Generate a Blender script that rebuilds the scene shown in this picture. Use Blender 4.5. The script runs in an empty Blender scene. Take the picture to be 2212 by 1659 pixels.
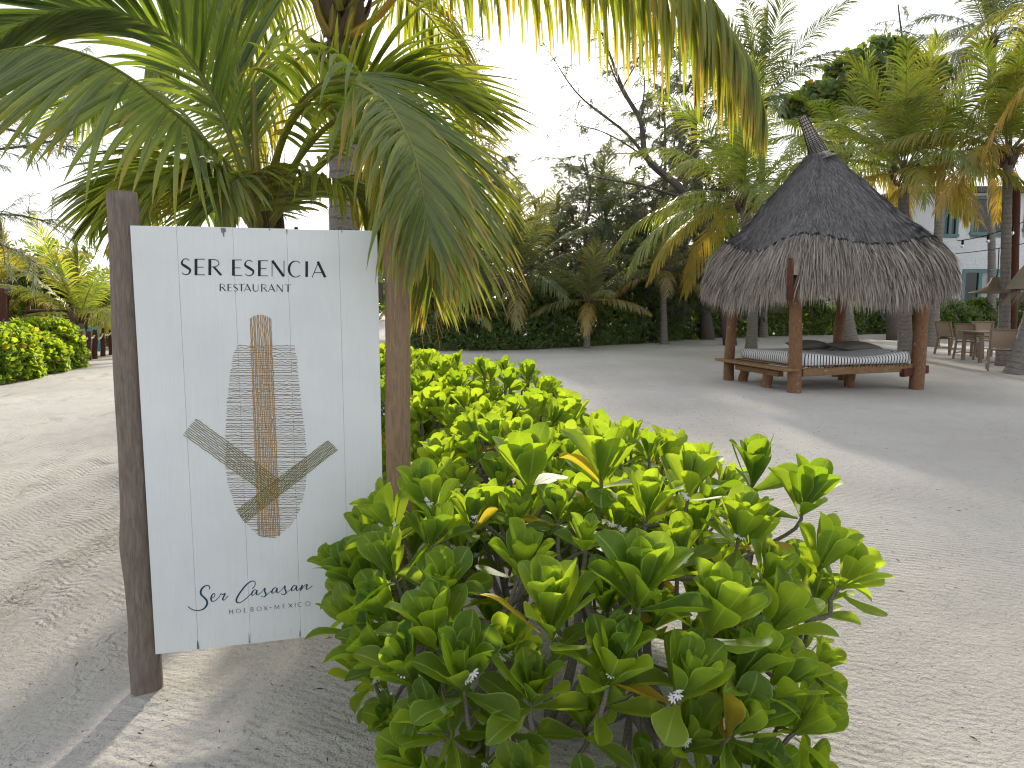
import bpy, math
import numpy as np
from mathutils import Matrix, Vector

# ------------------------------------------------------------------ camera, sky, sun, exposure
SC = bpy.context.scene
COL = SC.collection
R = math.radians
CAM_H, TILT, FOC, CX, CY = 1.6, R(6.75), 1600.0, 1106.0, 829.5
SUN_EL, SUN_AZ = R(19.6), R(2.0)

cd = bpy.data.cameras.new("camera")
cd.sensor_width = 36.0
cd.lens = 36.0 * FOC / 2212.0
cd.clip_start, cd.clip_end = 0.05, 2000.0
cam = bpy.data.objects.new("camera", cd)
COL.objects.link(cam)
cam.location = (0, 0, CAM_H)
cam.rotation_euler = (math.pi / 2 - TILT, 0, 0)
SC.camera = cam

W = bpy.data.worlds.new("World")
SC.world = W
W.use_nodes = True
wn, wl = W.node_tree.nodes, W.node_tree.links
wn.clear()
sky = wn.new("ShaderNodeTexSky")
sky.sky_type = 'NISHITA'
sky.sun_disc = False
sky.sun_elevation = SUN_EL
sky.sun_rotation = SUN_AZ
sky.air_density, sky.dust_density, sky.ozone_density = 1.0, 1.2, 1.0
hs = wn.new("ShaderNodeHueSaturation")          # thin bright overcast: the blue washes out
hs.inputs['Saturation'].default_value = 0.45
veil = wn.new("ShaderNodeMix"); veil.data_type = 'RGBA'      # even white cloud veil over the whole sky
veil.inputs[0].default_value = 0.75
veil.inputs[7].default_value = (3.9, 4.07, 4.32, 1)
bg = wn.new("ShaderNodeBackground")
bg.inputs['Strength'].default_value = 0.12
wo = wn.new("ShaderNodeOutputWorld")
wl.new(sky.outputs[0], hs.inputs['Color'])
wl.new(hs.outputs[0], veil.inputs[6])
wl.new(veil.outputs[2], bg.inputs[0])
wl.new(bg.outputs[0], wo.inputs[0])

sl = bpy.data.lights.new("sun", 'SUN')
sl.energy = 3.0
sl.angle = R(3.2)
sl.color = (1.0, 0.90, 0.74)
sun = bpy.data.objects.new("sun", sl)
COL.objects.link(sun)
SUND = Vector((math.sin(SUN_AZ) * math.cos(SUN_EL), math.cos(SUN_AZ) * math.cos(SUN_EL), math.sin(SUN_EL)))
sun.rotation_euler = SUND.to_track_quat('Z', 'Y').to_euler()
sun.location = (0, 0, 30)

vs = SC.view_settings
vs.view_transform = 'Standard'
vs.look = 'None'
vs.exposure = 1.24
vs.gamma = 1.0
vs.use_curve_mapping = False
SC.render.engine = 'CYCLES'
cy = SC.cycles
cy.max_bounces, cy.diffuse_bounces, cy.glossy_bounces = 4, 3, 2
cy.transmission_bounces, cy.transparent_max_bounces = 3, 4
cy.use_adaptive_sampling = True
cy.adaptive_threshold = 0.02
cy.use_light_tree = False
W.cycles.sampling_method = 'NONE'      # the veiled sky is almost even: surface sampling alone finds it
cy.use_denoising = True
cy.filter_width = 1.15
cy.sample_clamp_indirect = 6.0
cy.caustics_reflective = False
cy.caustics_refractive = False

# ------------------------------------------------------------------ pixel -> place helpers (picture measured at 2212 x 1659)
ST, CT = math.sin(TILT), math.cos(TILT)
def ray(px, py):
    u, v = (px - CX) / FOC, (CY - py) / FOC
    return np.array([u, CT + v * ST, -ST + v * CT])
def at(px, py, Y):
    d = ray(px, py)
    return np.array([0, 0, CAM_H]) + d * (Y / d[1])
def gr(px, py, z=0.0):
    d = ray(px, py)
    return np.array([0, 0, CAM_H]) + d * ((z - CAM_H) / d[2])
def norm(a, axis=-1):
    a = np.asarray(a, float)
    return a / np.maximum(np.linalg.norm(a, axis=axis, keepdims=True), 1e-9)

# ------------------------------------------------------------------ mesh collector
class MB:
    """Collects blocks of vertices and faces and links them as ONE mesh object."""
    def __init__(s):
        s.V, s.F, s.U, s.A, s.n = [], [], [], [], 0
    def add(s, V, F, uv=None, var=None):
        V = np.asarray(V, float).reshape(-1, 3)
        F = np.asarray(F, int)
        if uv is None: uv = np.zeros((len(V), 2))
        if var is None: var = (0.5, 0.0)
        var = np.asarray(var, float)
        if var.ndim == 1: var = np.broadcast_to(var, (len(V), 2))
        s.V.append(V); s.F.append(F + s.n); s.U.append(np.asarray(uv, float).reshape(-1, 2)); s.A.append(var)
        s.n += len(V)
        return s
    def mesh(s, name, mat, smooth=True):
        V = np.concatenate(s.V); U = np.concatenate(s.U); A = np.concatenate(s.A)
        loops = np.concatenate([f.ravel() for f in s.F])
        tot = np.concatenate([np.full(len(f), f.shape[1]) for f in s.F])
        st = np.concatenate([[0], np.cumsum(tot)[:-1]])
        me = bpy.data.meshes.new(name)
        me.vertices.add(len(V)); me.vertices.foreach_set("co", V.ravel())
        me.loops.add(len(loops)); me.loops.foreach_set("vertex_index", loops.astype(np.int32))
        me.polygons.add(len(tot))
        me.polygons.foreach_set("loop_start", st.astype(np.int32))
        me.polygons.foreach_set("loop_total", tot.astype(np.int32))
        me.polygons.foreach_set("use_smooth", np.full(len(tot), bool(smooth)))
        uvl = me.uv_layers.new(name="UVMap")
        uvl.data.foreach_set("uv", U[loops].astype(np.float32).ravel())
        at_ = me.attributes.new("var", 'FLOAT_COLOR', 'POINT')
        c4 = np.ones((len(V), 4), np.float32); c4[:, :2] = A
        c4[:, 2] = 0
        at_.data.foreach_set("color", c4.ravel())
        me.update(calc_edges=True)
        me.validate()
        if mat is not None: me.materials.append(mat)
        return me
    def build(s, name, mat, parent=None, smooth=True, local=False, kind=None):
        return link(name, s.mesh(name, mat, smooth), parent, local, kind)

def link(name, me, parent=None, local=False, kind=None):
    o = bpy.data.objects.new(name, me)
    COL.objects.link(o)
    if parent is not None:
        o.parent = parent
        if not local and parent.type == 'EMPTY':
            o.matrix_parent_inverse = Matrix.Translation(-parent.location)
    if kind: o["kind"] = kind
    return o
def tag(o, label=None, cat=None, group=None, kind=None):
    if label: o["label"] = label
    if cat: o["category"] = cat
    if group: o["group"] = group
    if kind: o["kind"] = kind
    return o
def thing(name, label, cat, loc=(0, 0, 0), rotz=0.0, group=None):
    o = bpy.data.objects.new(name, None)
    COL.objects.link(o)
    o.empty_display_size = 0.1
    o.location = Vector([float(c) for c in loc]); o.rotation_euler = (0, 0, rotz)
    return tag(o, label, cat, group)
def copy_tree(o, loc, rotz, label, parent=None):
    c = o.copy(); COL.objects.link(c)
    if parent is None:
        c.location = Vector([float(q) for q in loc]); c.rotation_euler = (0, 0, rotz); c["label"] = label
    else:
        c.parent = parent
    for ch in o.children: copy_tree(ch, None, None, None, c)
    return c

# ------------------------------------------------------------------ shapes
def catmull(P, n):
    P = np.asarray(P, float)
    Q = np.vstack([2 * P[0] - P[1], P, 2 * P[-1] - P[-2]])
    m = len(P) - 1
    t = np.linspace(0, m, n); i = np.minimum(t.astype(int), m - 1); f = (t - i)[:, None]
    a, b, c, d = Q[i], Q[i + 1], Q[i + 2], Q[i + 3]
    return 0.5 * (2 * b + (c - a) * f + (2 * a - 5 * b + 4 * c - d) * f ** 2 + (3 * b - a - 3 * c + d) * f ** 3)
def tube(P, rad, ns=8, cap=True, squash=None):
    """rings along P; returns V, F, uv (u round, v metres along)"""
    P = np.asarray(P, float); n = len(P)
    rad = np.broadcast_to(np.asarray(rad, float), (n,)) if np.ndim(rad) <= 1 else np.asarray(rad)
    T = norm(np.gradient(P, axis=0))
    ref = np.array([0, 0, 1.0]) if abs(T[0][2]) < 0.9 else np.array([1.0, 0, 0])
    s = norm(np.cross(T[0], ref)); S = [s]
    for k in range(1, n):
        s = s - T[k] * np.dot(s, T[k]); s = norm(s); S.append(s)
    S = np.array(S); N = np.cross(S, T)
    a = np.linspace(0, 2 * math.pi, ns + 1)
    ca, sa = np.cos(a), np.sin(a)
    rr = rad[:, None] if rad.ndim == 1 else rad
    if rr.shape[1] == 1: rr = np.repeat(rr, ns + 1, 1)
    V = P[:, None, :] + rr[:, :, None] * (ca[None, :, None] * S[:, None, :] + sa[None, :, None] * N[:, None, :])
    L = np.concatenate([[0], np.cumsum(np.linalg.norm(np.diff(P, axis=0), axis=1))])
    uv = np.stack(np.broadcast_arrays((a / (2 * math.pi))[None, :], L[:, None]), -1)
    i = np.arange(n - 1)[:, None] * (ns + 1); j = np.arange(ns)[None, :]
    F = np.stack([i + j, i + j + 1, i + j + ns + 2, i + j + ns + 1], -1).reshape(-1, 4)
    V = V.reshape(-1, 3); uv = uv.reshape(-1, 2)
    if cap:
        c0, c1 = len(V), len(V) + 1
        V = np.vstack([V, P[:1], P[-1:]]); uv = np.vstack([uv, [[.5, 0]], [[.5, L[-1]]]])
        j = np.arange(ns)
        f0 = np.stack([np.full(ns, c0), j + 1, j, j], -1)[:, :3]
        b = (n - 1) * (ns + 1)
        f1 = np.stack([np.full(ns, c1), b + j, b + j + 1], -1)
        return V, [F, f0, f1], uv
    return V, [F], uv
def add_tube(mb, P, rad, ns=8, var=None, cap=True):
    V, Fs, uv = tube(P, rad, ns, cap)
    n0 = mb.n
    mb.add(V, Fs[0], uv, var)
    for f in Fs[1:]:
        mb.F.append(f + n0)
    return mb
def add_box(mb, c, size, ax=None, var=None, bev=0.0):
    """a box with chamfered long edges when bev > 0; ax = 3 axis vectors"""
    c = np.asarray(c, float); h = np.asarray(size, float) / 2
    ax = np.eye(3) if ax is None else np.asarray(ax, float)
    if bev <= 0:
        g = np.array([[x, y, z] for x in (-1, 1) for y in (-1, 1) for z in (-1, 1)], float) * h
        F = [[0, 1, 3, 2], [4, 6, 7, 5], [0, 4, 5, 1], [2, 3, 7, 6], [0, 2, 6, 4], [1, 5, 7, 3]]
        uv = np.stack([g[:, 0] + g[:, 1], g[:, 2]], -1)
        mb.add(c + g @ ax, F, uv, var)
    else:
        b = bev
        prof = np.array([[-h[1] + b, -h[2]], [h[1] - b, -h[2]], [h[1], -h[2] + b], [h[1], h[2] - b],
                         [h[1] - b, h[2]], [-h[1] + b, h[2]], [-h[1], h[2] - b], [-h[1], -h[2] + b]])
        sc = (h[1:] - b) / h[1:]
        rows = [(-h[0], prof * sc), (-h[0] + b, prof), (h[0] - b, prof), (h[0], prof * sc)]
        g = np.array([[x, p[0], p[1]] for x, pr in rows for p in pr])
        F = []
        for r in range(3):
            for k in range(8):
                k2 = (k + 1) % 8
                F.append([r * 8 + k, r * 8 + k2, r * 8 + 8 + k2, r * 8 + 8 + k])
        n0 = mb.n
        uv = np.stack([g[:, 1] + g[:, 2], g[:, 0]], -1)
        mb.add(c + g @ ax, F, uv, var)
        mb.F.append(np.array([[7, 6, 5, 4, 3, 2, 1, 0], [24, 25, 26, 27, 28, 29, 30, 31]]) + n0)
    return mb
def add_bar(mb, p, q, w, h, up=(0, 0, 1), bev=0.0, var=None):
    p, q = np.asarray(p, float), np.asarray(q, float)
    t = norm(q - p)
    s = np.cross(np.asarray(up, float), t)
    if np.linalg.norm(s) < 1e-4: s = np.cross((1, 0, 0), t)
    s = norm(s); u = np.cross(t, s)
    return add_box(mb, (p + q) / 2, (np.linalg.norm(q - p), w, h), np.array([t, s, u]), var, bev)
def grid_faces(nr, nc):
    i = np.arange(nr - 1)[:, None] * nc; j = np.arange(nc - 1)[None, :]
    return np.stack([i + j, i + j + 1, i + j + nc + 1, i + j + nc], -1).reshape(-1, 4)
def wood_post(base, top, r0, r1, seed, n=26, ns=14, bumps=(), wob=0.012, rough=0.05):
    """a round timber with knots, swellings and slightly crooked axis"""
    rg = np.random.default_rng(seed)
    t = np.linspace(0, 1, n)
    P = np.asarray(base)[None] * (1 - t[:, None]) + np.asarray(top)[None] * t[:, None]
    ph = rg.uniform(0, 6.28, 4)
    P[:, 0] += wob * (np.sin(t * 5 + ph[0]) + .5 * np.sin(t * 11 + ph[1])) * np.sin(np.pi * np.clip(t * 1.02, 0, 1)) ** .5
    P[:, 1] += wob * (np.sin(t * 4 + ph[2]) + .5 * np.sin(t * 9 + ph[3])) * np.sin(np.pi * np.clip(t * 1.02, 0, 1)) ** .5
    r = r0 + (r1 - r0) * t
    a = np.linspace(0, 2 * np.pi, ns + 1)
    RR = r[:, None] * (1 + rough * np.sin(2 * a[None] + 3 * t[:, None] + ph[0]) + rough * .6 * np.sin(3 * a[None] - 5 * t[:, None] + ph[1]))
    for (tb, ab, amp, wt) in bumps:
        RR += r0 * amp * np.exp(-((t[:, None] - tb) / wt) ** 2) * np.clip(np.cos(a[None] - ab), 0, 1) ** 2
    RR[-1] *= .93
    RR[:, -1] = RR[:, 0]
    return P, RR
# ------------------------------------------------------------------ materials
class NT:
    def __init__(s, name):
        s.m = bpy.data.materials.new(name); s.m.use_nodes = True
        s.n, s.l = s.m.node_tree.nodes, s.m.node_tree.links
        s.n.clear()
        s.out = s.n.new("ShaderNodeOutputMaterial")
    def node(s, t, **kw):
        nd = s.n.new(t)
        for k, v in kw.items():
            if k.startswith("i_"): nd.inputs[k[2:].replace("_", " ")].default_value = v
            else: setattr(nd, k, v)
        return nd
    def link(s, a, b): s.l.new(a, b)
    def coord(s, kind="Object", scale=(1, 1, 1), rot=(0, 0, 0)):
        tc = s.node("ShaderNodeTexCoord"); mp = s.node("ShaderNodeMapping")
        mp.inputs['Scale'].default_value = scale; mp.inputs['Rotation'].default_value = rot
        s.link(tc.outputs[kind], mp.inputs[0]); return mp.outputs[0]
    def noise(s, vec, scale, detail=4, rough=.55, dist=0.0):
        nd = s.node("ShaderNodeTexNoise"); nd.inputs['Scale'].default_value = scale
        nd.inputs['Detail'].default_value = detail; nd.inputs['Roughness'].default_value = rough
        nd.inputs['Distortion'].default_value = dist
        s.link(vec, nd.inputs['Vector']); return nd.outputs['Fac']
    def ramp(s, fac, stops, interp='LINEAR'):
        nd = s.node("ShaderNodeValToRGB"); cr = nd.color_ramp; cr.interpolation = interp
        while len(cr.elements) < len(stops): cr.elements.new(0.5)
        for e, (p, c) in zip(cr.elements, stops):
            e.position = p; e.color = (*c, 1) if len(c) == 3 else c
        s.link(fac, nd.inputs[0]); return nd.outputs[0]
    def mix(s, a, b, fac, mode='MIX'):
        nd = s.node("ShaderNodeMix", data_type='RGBA', blend_type=mode)
        for v, k in ((fac, 0), (a, 6), (b, 7)):
            if hasattr(v, "links"): s.link(v, nd.inputs[k])
            else: nd.inputs[k].default_value = v if k == 0 else ((*v, 1) if len(v) == 3 else v)
        return nd.outputs[2]
    def math(s, op, a, b=0.0, c=None, clamp=False):
        nd = s.node("ShaderNodeMath", operation=op, use_clamp=clamp)
        for k, v in enumerate((a, b) if c is None else (a, b, c)):
            if hasattr(v, "links"): s.link(v, nd.inputs[k])
            else: nd.inputs[k].default_value = v
        return nd.outputs[0]
    def bump(s, h, strength=.5, dist=.01, prev=None):
        nd = s.node("ShaderNodeBump"); nd.inputs['Strength'].default_value = strength
        nd.inputs['Distance'].default_value = dist; s.link(h, nd.inputs['Height'])
        if prev is not None: s.link(prev, nd.inputs['Normal'])
        return nd.outputs[0]
    def principled(s, color, rough=.6, spec=.5, normal=None, metallic=0.0, **kw):
        p = s.node("ShaderNodeBsdfPrincipled")
        if hasattr(color, "links"): s.link(color, p.inputs['Base Color'])
        else: p.inputs['Base Color'].default_value = (*color, 1)
        if hasattr(rough, "links"): s.link(rough, p.inputs['Roughness'])
        else: p.inputs['Roughness'].default_value = rough
        p.inputs['Specular IOR Level'].default_value = spec
        p.inputs['Metallic'].default_value = metallic
        if normal is not None: s.link(normal, p.inputs['Normal'])
        for k, v in kw.items(): p.inputs[k].default_value = v
        return p.outputs[0]
    def done(s, sh):
        s.link(sh, s.out.inputs[0]); return s.m

M = {}
def var_attr(t):
    a = t.node("ShaderNodeAttribute", attribute_name="var")
    sp = t.node("ShaderNodeSeparateColor"); t.link(a.outputs['Color'], sp.inputs[0])
    return sp.outputs[0], sp.outputs[1]
def uv_xy(t):
    tc = t.node("ShaderNodeTexCoord"); sp = t.node("ShaderNodeSeparateXYZ"); t.link(tc.outputs['UV'], sp.inputs[0])
    return sp.outputs[0], sp.outputs[1], tc.outputs['UV']

def make_leaf(name, dark, light, old, trans_dark, trans_light, trans_old, tmix=.45, rough=.32, spec=.5, rib=True, dead=(.10, .055, .025)):
    """var.x picks between dark and light green, var.y is the leaf's age (0 green, .5 yellow, 1 brown)"""
    t = NT(name)
    r, age = var_attr(t)
    u, v, uv = uv_xy(t)
    oc = t.coord("Object")
    nz = t.noise(oc, 14.0, 2)
    rr = t.math('ADD', r, t.math('MULTIPLY', t.math('SUBTRACT', nz, .5), .5), clamp=True)
    agen = t.math('ADD', age, t.math('MULTIPLY', t.math('SUBTRACT', t.noise(oc, 9.0, 3), .5), t.math('MULTIPLY', age, .8)), clamp=True)
    def col(a, b, o):
        g = t.mix(a, b, rr)
        y = t.mix(g, o, t.math('MULTIPLY', agen, 2.0, clamp=True))
        return t.mix(y, dead, t.math('MULTIPLY', t.math('SUBTRACT', agen, .5), 2.0, clamp=True))
    cr, ct = col(dark, light, old), col(trans_dark, trans_light, trans_old)
    nrm = None
    if rib:
        du = t.math('ABSOLUTE', t.math('SUBTRACT', u, .5))
        ribm = t.math('SUBTRACT', 1.0, t.math('MULTIPLY', du, 24.0), clamp=True)
        cr = t.mix(cr, tuple(min(1, c * 2.2 + .03) for c in light), t.math('MULTIPLY', ribm, .85))
        ct = t.mix(ct, tuple(c * .75 for c in trans_light), t.math('MULTIPLY', ribm, .5))
        edge = t.math('MULTIPLY', t.math('SUBTRACT', du, .455), 40.0, clamp=True)
        cr = t.mix(cr, tuple(min(1, c * 2.6 + .03) for c in light), t.math('MULTIPLY', edge, .6))
        vein = t.math('ADD', t.math('MULTIPLY', v, 22.0), t.math('MULTIPLY', du, -16.0))
        vw = t.math('ABSOLUTE', t.math('SUBTRACT', t.math('FRACT', vein), .5))
        h = t.math('ADD', t.math('MULTIPLY', vw, .35), t.math('MULTIPLY', ribm, -1.0))
        nrm = t.bump(h, .25, .004)
    p = t.principled(cr, rough, spec, nrm)
    tr = t.node("ShaderNodeBsdfTranslucent"); t.link(ct, tr.inputs[0])
    mx = t.node("ShaderNodeMixShader"); mx.inputs[0].default_value = tmix
    t.link(p, mx.inputs[1]); t.link(tr.outputs[0], mx.inputs[2])
    M[name] = t.done(mx.outputs[0])

make_leaf("naupaka_leaf", (.058, .122, .024), (.160, .245, .048), (.42, .27, .03), (.28, .44, .012), (.56, .72, .022), (.80, .55, .04), tmix=.56, rough=.52, spec=.30)
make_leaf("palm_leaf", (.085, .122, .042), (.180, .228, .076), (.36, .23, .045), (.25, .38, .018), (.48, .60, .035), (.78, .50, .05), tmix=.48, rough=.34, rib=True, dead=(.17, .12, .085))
make_leaf("palm_leaf_silhouette", (.06, .088, .042), (.12, .155, .07), (.32, .22, .06), (.20, .27, .05), (.36, .44, .08), (.6, .42, .06), tmix=.32, rough=.34, rib=False, dead=(.15, .11, .08))  # darker copy of the palm leaf: backlit silhouette tone put into its colour
make_leaf("hedge_leaf", (.055, .105, .036), (.13, .195, .062), (.30, .22, .03), (.16, .27, .03), (.33, .46, .04), (.5, .36, .04), tmix=.38, rough=.36, rib=False)
make_leaf("needle", (.085, .105, .068), (.15, .17, .11), (.17, .14, .10), (.24, .28, .13), (.40, .43, .22), (.2, .15, .07), tmix=.35, rough=.55, spec=.3, rib=False)

def simple(name, c, rough=.6, spec=.4, nscale=0, namp=.25, bump=0, bdist=.004, scale=(1, 1, 1)):
    t = NT(name); nrm = None; col = c
    if nscale:
        oc = t.coord("Object", scale)
        nz = t.noise(oc, nscale, 5, .6)
        col = t.mix(tuple(x * (1 - namp) for x in c), tuple(min(1, x * (1 + namp)) for x in c), t.ramp(nz, [(.3, (0, 0, 0)), (.7, (1, 1, 1))]))
        if bump: nrm = t.bump(nz, bump, bdist)
    M[name] = t.done(t.principled(col, rough, spec, nrm)); return M[name]

def bark(name, c0, c1, ring=0.0, spots=None, long=True, rough=.85, b=.6):
    """c0..c1 streaked bark on tube UVs (u round, v metres); ring = leaf scars per metre"""
    t = NT(name); u, v, uv = uv_xy(t)
    mp = t.node("ShaderNodeMapping"); mp.inputs['Scale'].default_value = (5, 2.2, 1) if long else (3, 9, 1); t.link(uv, mp.inputs[0])
    n1 = t.noise(mp.outputs[0], 5.0, 6, .65, .4)
    mp2 = t.node("ShaderNodeMapping"); mp2.inputs['Scale'].default_value = (40, 4, 1) if long else (6, 40, 1); t.link(uv, mp2.inputs[0])
    n2 = t.noise(mp2.outputs[0], 3.0, 5, .7)
    f = t.math('ADD', t.math('MULTIPLY', n1, .55), t.math('MULTIPLY', n2, .5))
    col = t.ramp(f, [(.3, c0), (.52, tuple((a + b_) / 2 for a, b_ in zip(c0, c1))), (.72, c1)])
    h = f
    if ring:
        vv = t.math('ADD', t.math('MULTIPLY', v, ring), t.math('MULTIPLY', n1, .9))
        fr = t.math('FRACT', vv)
        groove = t.math('SUBTRACT', 1.0, t.math('MULTIPLY', fr, 7.0), clamp=True)
        col = t.mix(col, tuple(c * .45 for c in c0), t.math('MULTIPLY', groove, .75))
        h = t.math('ADD', t.math('MULTIPLY', fr, 1.0), t.math('MULTIPLY', f, .6))
    if spots:
        oc = t.coord("Object"); nz = t.noise(oc, 11.0, 4, .6)
        col = t.mix(col, spots, t.ramp(nz, [(.62, (0, 0, 0)), (.72, (.6, .6, .6))]))
    M[name] = t.done(t.principled(col, rough, .25, t.bump(h, b, .012))); return M[name]

bark("weathered_post", (.095, .070, .055), (.31, .255, .215), rough=.9, b=.9)
bark("brown_post", (.15, .092, .054), (.37, .26, .165), rough=.85, b=.7)
bark("stained_post", (.10, .046, .024), (.29, .155, .082), spots=(.42, .34, .27), rough=.75, b=.5)
bark("dark_red_post", (.050, .016, .010), (.13, .050, .030), rough=.75, b=.5)
bark("palm_trunk", (.10, .088, .078), (.30, .27, .245), ring=9.0, spots=(.42, .41, .39), long=False, b=.8)
bark("palm_boot", (.045, .030, .020), (.17, .125, .085), rough=.9)
bark("grey_branch", (.10, .085, .070), (.27, .235, .20), ring=70.0, long=False, rough=.85, b=.5)
bark("tree_bark", (.055, .045, .038), (.15, .125, .11), rough=.9)
bark("plank_wood", (.12, .065, .03), (.33, .20, .10), spots=(.36, .31, .27), rough=.85)
bark("teak", (.17, .12, .085), (.33, .24, .175), rough=.7, b=.3)
bark("fence_log", (.035, .016, .011), (.10, .048, .034), rough=.85)
simple("sling_fabric", (.36, .27, .205), .8, .2, 60, .12)
simple("pillow_fabric", (.20, .175, .145), .95, .1, 240, .18, .15, .001)
simple("navy_ink", (.012, .018, .026), .55, .3)
simple("blue_ink", (.010, .050, .105), .55, .3)
simple("strand_brown", (.20, .14, .058), .6, .3, 60, .4)
simple("strand_tan", (.38, .225, .085), .6, .3, 60, .3)
simple("strand_olive", (.15, .135, .016), .6, .3, 60, .4)
simple("bare_wood", (.20, .165, .14), .9, .2, 30, .35, .4, .002, (6, 6, 1))
simple("rope_fibre", (.68, .65, .58), .9, .1, 90, .2, .4, .002)
simple("blue_paint", (.14, .42, .55), .6, .3, 8, .15)
simple("black_cable", (.012, .012, .012), .5, .3)
simple("rattan", (.16, .115, .08), .7, .3, 40, .35, .4, .003, (1, 1, 8))
simple("teal_paint", (.115, .205, .20), .55, .3, 12, .12)
simple("far_roof", (.10, .095, .10), .95, .1, 10, .3)
simple("petal", (.72, .70, .72), .6, .2)
simple("dry_leaf", (.20, .12, .06), .85, .2, 30, .4)
simple("litter", (.075, .058, .042), .9, .2, 40, .4)
simple("basket", (.16, .085, .045), .8, .2, 60, .4, .5, .004, (1, 1, 4))
simple("shell_bit", (.62, .60, .56), .7, .3)
simple("hem_straw", (.035, .034, .036), .9, .1, 30, .4)
simple("dark_interior", (.02, .02, .02), .8, .2)
simple("curtain", (.40, .42, .42), .9, .1, 6, .1)

t = NT("window_glass")
M["window_glass"] = t.done(t.principled((.012, .016, .018), .04, .6))
t = NT("bulb_glass")
M["bulb_glass"] = t.done(t.principled((.85, .85, .85), .05, .5, None, 0.0, **{"Transmission Weight": .8, "Alpha": 1.0}))

def sand_mat():
    t = NT("sand")
    oc = t.coord("Object")
    sp = t.node("ShaderNodeSeparateXYZ"); t.link(oc, sp.inputs[0]); X, Y = sp.outputs[0], sp.outputs[1]
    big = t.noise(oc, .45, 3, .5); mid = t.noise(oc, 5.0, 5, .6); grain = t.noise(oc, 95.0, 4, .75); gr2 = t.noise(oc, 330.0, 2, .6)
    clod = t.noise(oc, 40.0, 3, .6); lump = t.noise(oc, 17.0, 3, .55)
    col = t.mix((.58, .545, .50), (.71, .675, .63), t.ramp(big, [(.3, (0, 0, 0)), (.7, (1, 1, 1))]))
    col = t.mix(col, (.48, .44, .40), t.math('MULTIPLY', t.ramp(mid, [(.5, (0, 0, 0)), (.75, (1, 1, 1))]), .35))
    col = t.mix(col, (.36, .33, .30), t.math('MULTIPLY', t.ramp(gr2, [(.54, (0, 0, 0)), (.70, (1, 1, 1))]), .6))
    col = t.mix(col, (.40, .365, .33), t.math('MULTIPLY', t.ramp(grain, [(.50, (0, 0, 0)), (.68, (1, 1, 1))]), .5))  # sand grain mottling, partly clod self-shadow put into the colour
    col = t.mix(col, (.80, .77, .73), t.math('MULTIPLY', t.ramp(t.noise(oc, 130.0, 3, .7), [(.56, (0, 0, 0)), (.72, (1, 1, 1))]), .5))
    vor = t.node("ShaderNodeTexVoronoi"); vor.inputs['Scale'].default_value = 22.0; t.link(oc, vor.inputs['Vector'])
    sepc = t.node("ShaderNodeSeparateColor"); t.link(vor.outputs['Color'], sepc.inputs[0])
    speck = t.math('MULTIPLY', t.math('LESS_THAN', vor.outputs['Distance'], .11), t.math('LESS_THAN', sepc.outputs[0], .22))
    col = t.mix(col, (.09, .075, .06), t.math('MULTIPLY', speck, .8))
    # rake and tyre lines: run along the road on the left, sweep round on the right
    wob = t.math('MULTIPLY', t.noise(oc, .8, 3), 1.1)
    tyre = t.math('SINE', t.math('ADD', t.math('MULTIPLY', X, 14.0), t.math('MULTIPLY', wob, 16.0)))
    tyre2 = t.math('SINE', t.math('ADD', t.math('MULTIPLY', X, 5.1), t.math('MULTIPLY', wob, 9.0)))
    tmask = t.math('MULTIPLY', t.math('MULTIPLY_ADD', X, -1.0, -1.2, clamp=True), t.ramp(t.noise(oc, .55, 2), [(.35, (.15, .15, .15)), (.62, (1, 1, 1))]))
    rk = t.math('ADD', t.math('MULTIPLY', t.math('ADD', Y, t.math('MULTIPLY', X, .45)), 120.0), t.math('MULTIPLY', t.noise(oc, .33, 1), 70.0))
    rake = t.math('SINE', rk)
    rmask = t.ramp(t.noise(oc, .5, 2), [(.36, (.1, .1, .1)), (.6, (1, 1, 1))])
    h = t.math('ADD', t.math('MULTIPLY', clod, 1.0), t.math('ADD', t.math('MULTIPLY', grain, .5), t.math('MULTIPLY', lump, .9)))
    h = t.math('ADD', h, t.math('MULTIPLY', t.math('MULTIPLY', rake, rmask), .17))
    n1 = t.bump(h, 1.0, .038)
    th = t.math('ADD', t.math('MULTIPLY', t.math('MULTIPLY', tyre, tmask), 1.0), t.math('MULTIPLY', t.math('MULTIPLY', tyre2, tmask), 1.6))
    n2 = t.bump(t.math('ADD', th, t.math('MULTIPLY', mid, .5)), .9, .024, n1)
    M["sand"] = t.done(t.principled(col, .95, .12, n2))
sand_mat()

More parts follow.
